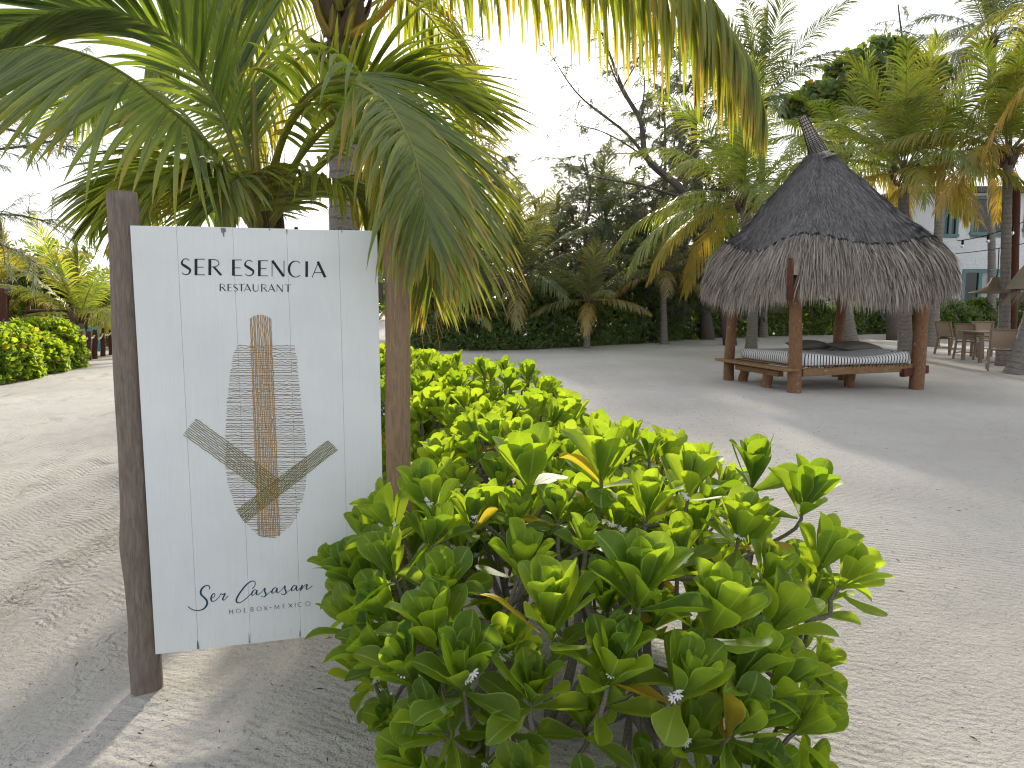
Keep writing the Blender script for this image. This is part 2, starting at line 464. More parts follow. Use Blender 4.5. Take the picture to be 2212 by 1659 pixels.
def paint_mat():
    t = NT("white_paint")
    oc = t.coord("Object"); sp = t.node("ShaderNodeSeparateXYZ"); t.link(oc, sp.inputs[0])
    st = t.coord("Object", (60, 60, 3.0))
    streak = t.noise(st, 1.6, 6, .7)
    st2 = t.coord("Object", (190, 190, 9.0)); fine = t.noise(st2, 1.3, 4, .75)
    blot = t.noise(oc, 3.2, 5, .6)
    col = t.mix((.66, .685, .69), (.73, .745, .745), t.ramp(blot, [(.3, (0, 0, 0)), (.7, (1, 1, 1))]))
    col = t.mix(col, (.60, .64, .65), t.math('MULTIPLY', t.ramp(streak, [(.5, (0, 0, 0)), (.75, (1, 1, 1))]), .5))
    # weathered band along the top and bottom: bare grain shows through in thin ticks
    band = t.math('SUBTRACT', 1.0, t.math('MULTIPLY', t.math('ABSOLUTE', t.math('SUBTRACT', sp.outputs[2], 1.735)), 14.0), clamp=True)
    band2 = t.math('SUBTRACT', 1.0, t.math('MULTIPLY', t.math('ABSOLUTE', t.math('SUBTRACT', sp.outputs[2], .215)), 16.0), clamp=True)
    bm = t.math('ADD', t.math('MULTIPLY', t.math('ADD', band, band2, clamp=True), .13), t.math('MULTIPLY', blot, .05))
    tick = t.math('GREATER_THAN', t.math('ADD', t.math('ADD', fine, t.math('MULTIPLY', t.math('SUBTRACT', streak, .5), .25)), bm), .80)
    col = t.mix(col, (.33, .34, .335), t.math('MULTIPLY', tick, .8))
    col = t.mix(col, (.60, .63, .62), t.math('MULTIPLY', band, .3))
    n = t.bump(t.math('ADD', streak, t.math('MULTIPLY', fine, .7)), .3, .0018)
    M["white_paint"] = t.done(t.principled(col, .5, .35, n))
paint_mat()

def thatch_mat(name, c0, c1, tip):
    t = NT(name); r, a = var_attr(t); u, v, uv = uv_xy(t)
    oc = t.coord("Object"); nz = t.noise(oc, 2.2, 4, .6)
    f = t.math('ADD', t.math('MULTIPLY', r, .75), t.math('MULTIPLY', nz, .35), clamp=True)
    col = t.mix(t.ramp(f, [(.15, c0), (.9, c1)]), tip, t.math('MULTIPLY', t.math('SUBTRACT', v, .45), 1.3, clamp=True))
    M[name] = t.done(t.principled(col, .9, .15))
thatch_mat("thatch_straw", (.085, .075, .068), (.46, .41, .37), (.54, .46, .38))
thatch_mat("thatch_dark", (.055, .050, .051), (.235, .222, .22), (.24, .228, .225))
thatch_mat("thatch_pale", (.12, .095, .07), (.36, .29, .22), (.42, .34, .26))

def wall_mat():
    t = NT("stucco"); oc = t.coord("Object")
    n1 = t.noise(oc, 6.0, 6, .7, .8)
    col = t.mix((.62, .64, .66), (.76, .77, .78), n1)
    M["stucco"] = t.done(t.principled(col, .9, .15, t.bump(n1, .9, .06)))
wall_mat()

def mattress_mat():
    """white ticking with navy stripes: uv.x runs in metres, uv.y: 0..1 side wall, above 1 the top with a few long border stripes"""
    t = NT("mattress_ticking"); u, v, uv = uv_xy(t)
    s = t.math('LESS_THAN', t.math('FRACT', t.math('MULTIPLY', u, 17.0)), .30)
    side = t.math('LESS_THAN', v, 1.02)
    top = t.math('MULTIPLY', t.math('LESS_THAN', t.math('FRACT', t.math('MULTIPLY', v, 7.0)), .28), t.math('GREATER_THAN', v, 1.05))
    top = t.math('MULTIPLY', top, t.math('LESS_THAN', v, 1.55))
    f = t.math('ADD', t.math('MULTIPLY', s, side), top, clamp=True)
    # inner top: fine ticking that reads grey
    fine = t.math('MULTIPLY', t.math('GREATER_THAN', v, 1.55), t.math('LESS_THAN', t.math('FRACT', t.math('MULTIPLY', u, 34.0)), .35))
    col = t.mix((.70, .69, .67), (.022, .028, .04), t.math('ADD', f, t.math('MULTIPLY', fine, .55), clamp=True))
    M["mattress_ticking"] = t.done(t.principled(col, .9, .1))
mattress_mat()
# ------------------------------------------------------------------ the setting: ground
def vnoise(x, y, s, seed):
    """smooth value noise"""
    rg = np.random.default_rng(seed); G = rg.random((64, 64))
    X, Y = x * s, y * s
    xi, yi = np.floor(X).astype(int), np.floor(Y).astype(int)
    fx, fy = X - xi, Y - yi
    fx, fy = fx * fx * (3 - 2 * fx), fy * fy * (3 - 2 * fy)
    g = lambda i, j: G[i % 64, j % 64]
    return (g(xi, yi) * (1 - fx) + g(xi + 1, yi) * fx) * (1 - fy) + (g(xi, yi + 1) * (1 - fx) + g(xi + 1, yi + 1) * fx) * fy - .5
def ground_z(x, y):
    d = np.hypot(x, y)
    near = np.clip(1.4 - d / 26, 0, 1)
    z = .030 * vnoise(x, y, .9, 1) + .022 * vnoise(x, y, 2.6, 2) + near * (.007 * vnoise(x, y, 7., 3) + .005 * vnoise(x, y, 16., 4))
    z += .05 * vnoise(x, y, .3, 5) * np.clip((d - 4) / 8, 0, 1)
    # sand heaped round the sign posts and a faint scraped bank in front of the sign
    for (px, py) in ((-1.47, 2.83), (-.50, 3.06)):
        z += .022 * np.exp(-((x - px) ** 2 + (y - py) ** 2) / .018)
    bank = y - (2.62 + .10 * np.sin(x * 3.1) + .13 * (x + .6))
    z += .014 * np.exp(-(bank / .045) ** 2) * np.clip(1 - np.abs(x + .7) / .9, 0, 1)
    # wheel ruts on the road left of the sign
    for xr in (-2.4, -2.75, -3.3, -3.8, -4.3, -4.7, -5.0, -5.6, -6.1, -6.9, -7.6):
        xc = xr + .12 * np.sin(y * .35 + xr) + .05 * np.sin(y * 1.1)
        z += (-.034 * np.exp(-((x - xc) / .09) ** 2) + .024 * np.exp(-((np.abs(x - xc) - .2) / .09) ** 2)) * np.clip((x + 9) / 1.5, 0, 1)
    return z
def axis(lo, hi, fine_lo, fine_hi, step, grow):
    a = list(np.arange(fine_lo, fine_hi, step)); s = step
    while a[-1] < hi: s *= grow; a.append(a[-1] + s)
    s = step; b = [fine_lo]
    while b[-1] > lo: s *= grow; b.append(b[-1] - s)
    return np.array(b[1:][::-1] + a)
gx = axis(-420, 420, -2.6, 3.0, .03, 1.07)
gy = axis(-60, 600, 1.7, 6.0, .03, 1.06)
GX, GY = np.meshgrid(gx, gy)
GZ = ground_z(GX, GY) * np.clip((90 - np.hypot(GX, GY)) / 40, 0, 1)
mb = MB().add(np.stack([GX, GY, GZ], -1), grid_faces(len(gy), len(gx)), np.stack([GX, GY], -1))
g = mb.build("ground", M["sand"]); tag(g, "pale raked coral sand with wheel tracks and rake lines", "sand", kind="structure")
def gzf(x, y): return float(ground_z(np.array([float(x)]), np.array([float(y)]))[0])

# ------------------------------------------------------------------ the restaurant sign
SE = norm([.874, .235, 0]); SN = np.array([SE[1], -SE[0], 0])      # along the board, and out of its face
SO = np.array([-1.416, 2.795, 0])                                   # board's left edge on the ground
BW, BT, BB = .905, 1.862, .189
sign = thing("restaurant_sign", "white plank restaurant sign with woven bottle emblem between two rough timber posts", "sign", SO)
def on_board(px, py):
    d = ray(px, py); o = np.array([0, 0, CAM_H])
    k = np.dot(SO - o, SN) / np.dot(d, SN); p = o + d * k
    return np.array([np.dot(p - SO, SE), p[2]])
def zA(x, y): return on_board((200 + x / 2.765) * .8848, (450 + y / 2.765) * .8848)
def zB(x, y): return on_board((200 + x / 2.765) * .8848, (1000 + y / 2.765) * .8848)
def bp(s, z, off): return SO + SE * s + np.array([0, 0, z]) + SN * off
seams = [0] + [zA(x, 400)[0] for x in (643, 1022, 1385, 1735)] + [BW]
rg = np.random.default_rng(3)
for k in range(5):
    a, b = seams[k] + .0003, seams[k + 1] - .0003
    zt, zb = BT + rg.uniform(-.0015, .0015), BB + rg.uniform(-.002, .002)
    mb = MB(); off = rg.uniform(-.0003, .0003)
    add_box(mb, bp((a + b) / 2, (zt + zb) / 2, -.011 + off), (zt - zb, b - a, .022), np.array([[0, 0, 1], SE, SN]), bev=.0005)
    mb.build("plank", M["white_paint"], sign, smooth=False)
    # paint flaked off the plank's end grain and edges
for (s0, z0, pts) in ((zA(938, 300)[0], BT, [(0, 0), (.017, -.002), (.018, -.014), (.011, -.018), (.011, -.032), (.008, -.035), (.006, -.020), (.001, -.016)]),
                      (zA(1262, 296)[0], BT, [(0, 0), (.006, 0), (.004, -.005), (.001, -.006)]),
                      (zA(1378, 310)[0], BT, [(0, 0), (.005, 0), (.004, -.016), (.002, -.022), (.001, -.008)]),
                      (zA(1750, 318)[0], BT, [(0, 0), (.004, 0), (.003, -.012), (.001, -.007)]),
                      (zB(777, 1600)[0], BB + .002, [(0, 0), (.009, 0), (.006, .024), (.002, .040), (0, .016)]),
                      (zB(1126, 1560)[0], BB + .002, [(0, 0), (.004, 0), (.003, .03), (.001, .046)]),
                      (zB(1468, 1520)[0], BB + .002, [(0, 0), (.004, .001), (.004, .022), (.001, .030)]),
                      (zB(1690, 1490)[0], BB + .002, [(0, 0), (.020, .002), (.014, .008), (.003, .006)])):
    V = [bp(s0 + p[0], z0 + p[1] - (.0022 if z0 > 1 else -.0), .0022) for p in pts]
    MB().add(V, [list(range(len(V)))]).build("paint_chip", M["bare_wood"], sign, smooth=False)
# posts
P, RR = wood_post(at(312, 1506, 2.845) - [0, 0, .12], at(257, 415, 2.845), .058, .053, 11, 60, 20, bumps=((.36, 3.3, .22, .05), (.36, .2, .10, .05), (.15, 4.4, .10, .03)), wob=.007, rough=.035)
P[:, 0] += .010 + np.interp(np.linspace(0, 1, 60), [0, .2, .36, .55, 1], [0, .004, -.010, .002, 0])
RR *= 1.04
mb = MB(); add_tube(mb, P, RR, 20); lp = mb.build("post", M["weathered_post"], sign); lp["label"] = "grey weathered post with a knot and a bulge"
mb = MB()
kn = at(322, 1385, 2.785)
P, RR = wood_post(np.array([-.478, 3.075, -.12]), np.array([-.470, 3.075, 1.97]), .054, .050, 12, 44, 20, bumps=((.6, 4.0, .08, .06),), wob=.006, rough=.03)
add_tube(mb, P, RR, 20); rp = mb.build("post", M["brown_post"], sign); rp["label"] = "browner smoother post half behind palm leaflets"
# two battens behind the planks
for zz in (.42, 1.62):
    mb = MB(); add_box(mb, bp(BW / 2, zz, -.035), (BW + .04, .024, .07), np.array([SE, SN, [0, 0, 1]]), bev=.003)
    mb.build("batten", M["bare_wood"], sign)

def stroke(mb, P, w, off=.0011, smooth=0):
    """a painted line on the board: P board points (s, z), w width(s) in metres"""
    P = np.asarray(P, float)
    w = np.broadcast_to(np.asarray(w, float), (len(P),))
    if smooth:
        n = smooth * len(P); P3 = catmull(np.c_[P, w], n); P, w = P3[:, :2], np.maximum(P3[:, 2], .0006)
    T = norm(np.gradient(P, axis=0)); Nn = np.stack([-T[:, 1], T[:, 0]], -1)
    L, Rr = P + Nn * w[:, None] / 2, P - Nn * w[:, None] / 2
    V = [bp(q[0], q[1], off) for pair in zip(L, Rr) for q in pair]
    F = [[2 * i, 2 * i + 1, 2 * i + 3, 2 * i + 2] for i in range(len(P) - 1)]
    mb.add(V, F, None, (.5, 0))
def arc(cx, cy, rx, ry, a0, a1, n=14):
    a = np.radians(np.linspace(a0, a1, n)); return np.stack([cx + rx * np.cos(a), cy + ry * np.sin(a)], -1)
TK, TN = .165, .045     # thick and thin strokes of the lettering, per cap height
def glyph(ch, tk=TK, tn=TN):
    """strokes in a box 0..1 wide, 0..1 high (y up): list of (points, widths)"""
    h = tk / 2; L = lambda *p: np.array(p, float); t = tn
    if ch == 'E': return [(L((.12, 0), (.12, 1)), tk), (L((.12, t / 2), (1, t / 2)), t), (L((.12, 1 - t / 2), (1, 1 - t / 2)), t), (L((.12, .49), (.86, .49)), t)]
    if ch == 'R':
        bowl = arc(.40, .745, .42, .232, -90, 90)
        return [(L((.1, 0), (.1, 1)), tk), (np.vstack([[(.1, .513)], bowl, [(.1, .977)]]), t), (L((.42, .51), (1, 0)), tk * .8)]
    if ch == 'S':
        P = np.vstack([arc(.50, .74, .40, .24, 35, 200, 10), [(.25, .60), (.5, .51), (.76, .40)], arc(.50, .26, .44, .24, 20, -150, 10)])
        w = np.r_[np.linspace(t, t * 1.1, 6), np.linspace(t * 1.5, tk * .8, 4), [tk * .95, tk, tk * .95], np.linspace(tk * .8, t * 1.4, 5), np.linspace(t * 1.1, t, 5)]
        return [(P, w)]
    if ch == 'N': return [(L((.06, 0), (.06, 1)), t), (L((.94, 0), (.94, 1)), t), (L((.08, 1), (.92, 0)), tk)]
    if ch == 'C':
        P = arc(.55, .5, .52, .49, 48, 312, 26); a = np.abs(np.linspace(-1, 1, 26))
        return [(P, t + (tk - t) * np.clip(1 - a * 1.5, 0, 1))]
    if ch == 'O':
        P = arc(.5, .5, .47, .48, 90, 450, 34); a = np.abs(np.cos(np.radians(np.linspace(90, 450, 34))))
        return [(P, t + (tk * .8 - t) * a ** 2)]
    if ch == 'I': return [(L((.5, 0), (.5, 1)), tk)]
    if ch == 'A': return [(L((.02, 0), (.48, 1)), t), (L((.42, 1), (.94, 0)), tk), (L((.14, .30), (.72, .30)), t)]
    if ch == 'T': return [(L((.5, 0), (.5, 1)), tk), (L((0, 1 - t / 2), (1, 1 - t / 2)), t)]
    if ch == 'U': return [(np.vstack([[(.1, 1), (.1, .4)], arc(.5, .34, .4, .33, 180, 360, 14), [(.9, .4), (.9, 1)]]), np.r_[[tk, tk], np.linspace(tk * .9, t, 14), [t, t]])]
    if ch == 'H': return [(L((.1, 0), (.1, 1)), tk), (L((.9, 0), (.9, 1)), tk), (L((.1, .5), (.9, .5)), t)]
    if ch == 'L': return [(L((.12, 0), (.12, 1)), tk), (L((.12, t / 2), (1, t / 2)), t)]
    if ch == 'B': return [(L((.12, 0), (.12, 1)), tk), (np.vstack([[(.12, .52)], arc(.5, .755, .36, .225, -90, 90), [(.12, .98)]]), t), (np.vstack([[(.12, .02)], arc(.5, .27, .44, .25, -90, 90), [(.12, .52)]]), t)]
    if ch == 'X': return [(L((.03, 1), (.97, 0)), tk), (L((.03, 0), (.97, 1)), t)]
    if ch == 'M': return [(L((.05, 0), (.12, 1)), t), (L((.12, 1), (.5, .05)), tk * .8), (L((.5, .05), (.88, 1)), t), (L((.88, 1), (.95, 0)), tk)]
    if ch == '-': return [(L((0, .45), (1, .45)), t * 1.6)]
def word(name, letters, conv, mat, tk=TK, tn=TN):
    """letters: (char, x0, x1, ytop, ybottom) measured in a zoom of the photograph"""
    for ch, x0, x1, y0, y1 in letters:
        mb = MB()
        for P, w in glyph(ch, tk, tn):
            Q = np.array([conv(x0 + (x1 - x0) * p[0], y1 + (y0 - y1) * p[1]) for p in P])
            H = abs(conv(x0, y0)[1] - conv(x0, y1)[1])
            stroke(mb, Q, np.asarray(w) * H)
        mb.build(name, mat, sign, smooth=False)
word("letter", [('S', 668, 735, 500, 612), ('E', 762, 830, 503, 613), ('R', 855, 940, 505, 613), ('E', 1015, 1080, 508, 617), ('S', 1095, 1162, 511, 619),
                   ('E', 1190, 1255, 513, 620), ('N', 1278, 1370, 515, 622), ('C', 1395, 1482, 517, 627), ('I', 1507, 1527, 520, 625), ('A', 1552, 1648, 522, 628)], zA, M["navy_ink"])
word("letter", [('R', 930, 970, 672, 720), ('E', 983, 1013, 673, 721), ('S', 1022, 1052, 673, 722), ('T', 1056, 1098, 673, 722), ('A', 1094, 1143, 674, 723), ('U', 1152, 1194, 675, 723),
                   ('R', 1210, 1250, 675, 724), ('A', 1258, 1304, 676, 725), ('N', 1314, 1358, 677, 725), ('T', 1368, 1414, 677, 726)], zA, M["navy_ink"], .15, .055)
hl = [('H', 995, 1020), ('O', 1041, 1072), ('L', 1094, 1112), ('B', 1138, 1159), ('O', 1180, 1212), ('X', 1226, 1253), ('-', 1267, 1280), ('M', 1299, 1333), ('E', 1355, 1374), ('X', 1393, 1421), ('I', 1436, 1443), ('C', 1457, 1485), ('O', 1508, 1542)]
word("letter", [(c, a, b, 1349 - (a - 995) * .105, 1378 - (a - 995) * .105) for c, a, b in hl], zB, M["navy_ink"], .11, .075)
# the handwritten name
def script(pts, w=.0040):
    mb = MB(); Q = np.array([zB(*p) for p in pts]); T = np.gradient(Q, axis=0); a = norm(T)
    stroke(mb, Q, w * (.55 + .75 * np.clip(-a[:, 1], 0, 1) + .12), smooth=6)
    mb.build("script_letter", M["blue_ink"], sign, smooth=False)
script([(862, 1212), (860, 1192), (843, 1186), (820, 1198), (803, 1222), (805, 1247), (825, 1268), (843, 1290), (843, 1318), (822, 1344), (790, 1355), (755, 1352), (733, 1342), (716, 1328)], .0052)
script([(868, 1276), (888, 1266), (898, 1250), (892, 1240), (878, 1252), (871, 1275), (878, 1292), (898, 1290), (922, 1268), (934, 1252), (939, 1241), (948, 1248), (966, 1241), (957, 1262), (951, 1280), (962, 1284), (988, 1256)])
script([(1150, 1210), (1166, 1190), (1170, 1170), (1160, 1157), (1140, 1160), (1110, 1182), (1078, 1220), (1053, 1258), (1042, 1286), (1050, 1302), (1072, 1300), (1104, 1278), (1140, 1244)], .0046)
def sc_a(x, y): return [(x + 30, y - 30), (x + 18, y - 37), (x + 3, y - 25), (x - 4, y - 6), (x + 4, y + 1), (x + 20, y - 12), (x + 32, y - 33), (x + 29, y - 10), (x + 37, y - 1), (x + 56, y - 16)]
def sc_s(x, y): return [(x, y - 14), (x + 18, y - 34), (x + 27, y - 44), (x + 26, y - 25), (x + 34, y - 5), (x + 28, y + 10), (x + 10, y + 14), (x + 2, y + 6)]
script(sc_a(1150, 1252)); script(sc_s(1208, 1250)); script([(1240, 1258), (1258, 1240), (1280, 1222)], .003)
script(sc_a(1286, 1238)); script(sc_s(1344, 1234)); script([(1376, 1240), (1395, 1224), (1414, 1208)], .003)
script(sc_a(1418, 1222))
script([(1474, 1206), (1484, 1190), (1487, 1184), (1480, 1208), (1476, 1222), (1492, 1200), (1508, 1184), (1520, 1182), (1514, 1204), (1518, 1214), (1538, 1202), (1556, 1188)])
# woven bottle emblem: painted strands
rg = np.random.default_rng(8)
OFF = 1520.8
left = np.array([(1050, 1090), (1022, 1150), (1003, 1260), (988, 1400), (977, 1520), (971, 1640), (969, 1770), (968, 1900), (985, 2020), (1030, 2160), (1080, 2261), (1150, 2331), (1215, 2386)], float)
right = np.array([(1437, 1090), (1447, 1150), (1457, 1250), (1468, 1370), (1480, 1500), (1495, 1570), (1503, 1670), (1517, 1770), (1522, 1920), (1512, 2020), (1492, 2120), (1452, 2241), (1400, 2311), (1330, 2371), (1300, 2386)], float)
mb = MB(); nline = 88
for k in range(nline):
    y = 1092 + (2384 - 1092) * k / (nline - 1) + rg.uniform(-2, 2)
    x0 = np.interp(y, left[:, 1], left[:, 0]) + rg.uniform(-3, 3); x1 = np.interp(y, right[:, 1], right[:, 0]) + rg.uniform(-5, 5)
    if x1 - x0 < 20: continue
    xs = np.linspace(x0, x1, max(6, int((x1 - x0) / 16))); ys = y + rg.normal(0, 1.7, len(xs)) + np.linspace(rg.uniform(-4, 4), rg.uniform(-4, 4), len(xs))
    stroke(mb, [zA(a, b) for a, b in zip(xs, ys)], rg.uniform(.0020, .0027), .0011)
em = mb.build("emblem", M["strand_brown"], sign, smooth=False); em["label"] = "bottle body of brown strands"
mb = MB()
for k in range(13):
    f = k / 12 + rg.uniform(-.012, .012); xt, xb = 1133 + 140 * f, 1190 + 146 * f
    y0 = 880 + 26 * (2 * f - 1) ** 2; ys = np.linspace(y0, 2384 - 16 * abs(2 * f - 1), 60)
    xs = xt + (xb - xt) * (ys - 880) / 1500 + rg.normal(0, 1.6, 60)
    stroke(mb, [zA(a, b) for a, b in zip(xs, ys)], rg.uniform(.0029, .0037), .0019)
mb.build("emblem_stem", M["strand_tan"], sign, smooth=False)
mb = MB()
for k in range(11):
    f = k / 10
    for (a0, a1, b0, b1) in (((770, 60), (685, 165), (1338, 478), (1222, 552)), ((1662, 207), (1725, 268), (1042, 682), (1100, 762))):
        p = np.array(a0) * (1 - f) + np.array(a1) * f; q = np.array(b0) * (1 - f) + np.array(b1) * f
        tt = np.linspace(0, 1, 34)[:, None]; L = p * (1 - tt) + q * tt + rg.normal(0, 1.5, (34, 2))
        stroke(mb, [zB(*c) for c in L], .0026, .0027)
mb.build("emblem_leaf_bands", M["strand_olive"], sign, smooth=False)
# ------------------------------------------------------------------ foliage builders
def frond_mesh(path, npair, Lmax, width, rng, segs=5, droop=1.0, age=.1, agev=.15, lift=.25, start=.2, fold=True, ang=(68, 26), rach=.022, roll=0.0, miss=.03, tipage=.25, sub=False, tone=.5, bias=None):
    """rachis + leaflets of one palm frond. Returns (rachis MB, leaflets MB or list of MB)"""
    C = catmull(path, 60)
    L = np.concatenate([[0], np.cumsum(np.linalg.norm(np.diff(C, axis=0), axis=1))]); tot = L[-1]
    tt = np.linspace(0, 1, 60)
    rm = MB()
    add_tube(rm, C[::2] if len(C) > 40 else C, np.interp(tt[::2], [0, .12, .5, 1], [rach * 1.6, rach * .95, rach * .45, rach * .12]), 6, (.85, min(1, age * 1.1 + .10)))
    T = norm(np.gradient(C, axis=0))
    S = np.cross(T, (0, 0, 1.0)); bad = np.linalg.norm(S, axis=1) < .25
    S = norm(S)
    for k in range(1, len(S)):                       # keep the side vector from flipping where the frond is steep
        if np.dot(S[k], S[k - 1]) < 0: S[k] = -S[k]
        w_ = .35; S[k] = norm(S[k] * w_ + S[k - 1] * (1 - w_)); S[k] = norm(S[k] - T[k] * np.dot(S[k], T[k]))
    N = np.cross(S, T)
    if roll:
        c, s_ = math.cos(roll), math.sin(roll); S, N = S * c + N * s_, N * c - S * s_
    n = npair * 2
    t = np.repeat(np.linspace(start, .995, npair), 2) + rng.uniform(-.004, .004, n)
    side = np.tile([1.0, -1.0], npair)
    keep = rng.random(n) > miss; t, side = np.clip(t[keep], 0, 1), side[keep]; n = len(t)
    f = t * 59; i = np.minimum(f.astype(int), 58); fr = (f - i)[:, None]
    lerp = lambda A: A[i] * (1 - fr) + A[i + 1] * fr
    p0, T0, S0, N0 = lerp(C), norm(lerp(T)), norm(lerp(S)), norm(lerp(N))
    q = (t - start) / (1 - start)
    ln = Lmax * np.interp(q, [0, .12, .4, .7, 1], [.55, .82, 1, .85, .38]) * rng.uniform(.82, 1.06, n)
    brk = rng.random(n) < .07; ln[brk] *= rng.uniform(.45, .8, brk.sum())
    a = np.radians(ang[0] + (ang[1] - ang[0]) * q + rng.normal(0, 4, n))
    d = T0 * np.cos(a)[:, None] + S0 * (side * np.sin(a))[:, None] + N0 * (lift * rng.uniform(.5, 1.3, n))[:, None]
    if bias is not None: d = d + np.where(side[:, None] > 0, np.asarray(bias[0])[None], np.asarray(bias[1])[None])
    d = norm(d)
    gpull = droop * rng.uniform(.7, 1.35, n) * (.55 + .45 * ln / Lmax)
    P = np.zeros((n, segs + 1, 3)); D = np.zeros((n, segs + 1, 3)); P[:, 0] = p0; D[:, 0] = d
    sv = np.linspace(0, 1, segs + 1)
    cur = d.copy()
    side_sway = rng.normal(0, .03, (n, 3))
    for k in range(1, segs + 1):
        cur = norm(cur + (np.array([0, 0, -1.0])[None] * gpull[:, None] * (1.5 * sv[k]) + side_sway) / segs * 1.6)
        P[:, k] = P[:, k - 1] + cur * (ln / segs)[:, None]; D[:, k] = cur
    Wd = T0[:, None, :] - D * np.sum(T0[:, None, :] * D, -1, keepdims=True)
    Wd = norm(Wd + 1e-4)
    Nn = np.cross(Wd, D)
    prof = np.interp(sv, [0, .08, .3, .7, .9, 1], [.35, .75, 1, .75, .35, .02])
    w = width * rng.uniform(.8, 1.15, n)[:, None] * prof[None, :] * (ln / Lmax)[:, None] ** .4
    rnd = np.clip(rng.normal(tone, .24, n), 0, 1)
    ag = np.clip(age + rng.normal(0, agev, n), 0, .98)
    agv = np.clip(ag[:, None] + tipage * np.clip(sv[None] - .55, 0, 1) * 2 * rng.random(n)[:, None] ** 2 * 1.6, 0, 1)
    if fold:
        fo = .9
        V = np.stack([P + Wd * w[..., None] * .5 - Nn * (w * fo * .5)[..., None], P, P - Wd * w[..., None] * .5 - Nn * (w * fo * .5)[..., None]], 2)   # n, segs+1, 3, 3
        m = 3
    else:
        V = np.stack([P + Wd * w[..., None] * .5, P - Wd * w[..., None] * .5], 2); m = 2
    nv = (segs + 1) * m
    F1 = grid_faces(segs + 1, m)
    uv1 = np.stack(np.broadcast_arrays(np.linspace(0, 1, m)[None, :], sv[:, None]), -1).reshape(-1, 2)
    var = np.stack([np.repeat(rnd[:, None], nv, 1), np.repeat(agv, m, 1)], -1)
    V = V.reshape(n, nv, 3)
    if sub:
        out = []
        for k in range(n): out.append((ln[k], MB().add(V[k], F1, uv1, var[k])))
        return rm, out
    lm = MB().add(V.reshape(-1, 3), (F1[None] + (np.arange(n) * nv)[:, None, None]).reshape(-1, 4), np.tile(uv1, (n, 1)), var.reshape(-1, 2))
    return rm, lm
def merge(a, b):
    for V, F, U, A in zip(b.V, b.F, b.U, b.A): pass
    off = a.n
    a.V += b.V; a.U += b.U; a.A += b.A; a.F += [f + off for f in b.F]; a.n += b.n
    return a
def palm_trunk_mesh(pts, r0, r1, flare=1.5, n=40, ns=14):
    C = catmull(pts, n); t = np.linspace(0, 1, n)
    r = r0 + (r1 - r0) * t + r0 * (flare - 1) * np.exp(-t * n / 4.0 * .9)
    r = r * (1 + .035 * np.sin(np.arange(n) * 2.3)); mb = MB(); add_tube(mb, C, r, ns); return mb
def ballistic(c, az, el, L, sag, n=7):
    """path of a frond from crown centre c: leaves at elevation el, bends down under its weight"""
    s = np.linspace(0, 1, n); d = np.array([math.cos(az) * math.cos(el), math.sin(az) * math.cos(el), math.sin(el)])
    P = [np.asarray(c, float)]; cur = d
    for k in range(1, n):
        cur = norm(cur + np.array([0, 0, -1.0]) * sag * (.35 + s[k]) / n * 1.6); P.append(P[-1] + cur * L / (n - 1))
    return np.array(P)
def bg_palm(label, crown, base, L, seed, nf=16, age=.1, oldf=.25, r=.12, sag=1.6, npair=56, width=.042, trunk=True, leafL=None, spear=True, group="coconut palms in the garden", droop=1.0, name="coconut_palm", minel=-12, lean=(0, 0), tone=.4, mat="palm_leaf"):
    rng = np.random.default_rng(seed)
    crown, base = np.asarray(crown, float), np.asarray(base, float)
    p = thing(name, label, "palm", base, 0, group)
    if trunk:
        mid = (crown + base) / 2 + np.array([lean[0], lean[1], 0])
        palm_trunk_mesh([base - [0, 0, .15], base * .75 + crown * .25 + np.array([lean[0], lean[1], 0]) * .8, mid, crown - [0, 0, .1]], r, r * .72, n=46).build("trunk", M["palm_trunk"], p)
        bt = MB()
        for k in range(9):
            az = k * 2.4; b0 = crown + np.array([math.cos(az) * r * .6, math.sin(az) * r * .6, -.28 + .03 * k]); b1 = b0 + np.array([math.cos(az) * r * 1.3, math.sin(az) * r * 1.3, .34])
            add_tube(bt, [b0, (b0 + b1) / 2 + [0, 0, .03], b1], [r * .5, r * .42, r * .2], 6)
        bt.build("leaf_base", M["palm_boot"], p)
    for k in range(nf):
        q = k / max(1, nf - 1)                       # 0 young and upright ... 1 old and hanging
        el = R(84 - (84 - minel) * q ** .85 + rng.normal(0, 5)); az = k * 2.39996 + rng.normal(0, .2)
        if spear and k == 0: el = R(88)
        a = age + (.38 * np.clip((q - (1 - oldf)) / max(oldf, .01), 0, 1) if oldf > 0 else 0) + rng.normal(0, .04)
        ll = L * (.72 if k < 2 else 1) * rng.uniform(.85, 1.08)
        path = ballistic(crown, az, el, ll, sag * (.55 + .5 * q) * (0.35 if k < 3 else 1))
        rm, lm = frond_mesh(path, npair, (leafL or L * .27), width, rng, segs=4, droop=droop * (.55 + .9 * q), age=max(0, a), agev=.07, fold=False, start=.16, rach=.02, miss=.06,
                            ang=(58, 22) if k > 1 else (26, 12), lift=.2, tone=tone)
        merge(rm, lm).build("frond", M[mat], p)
    return p

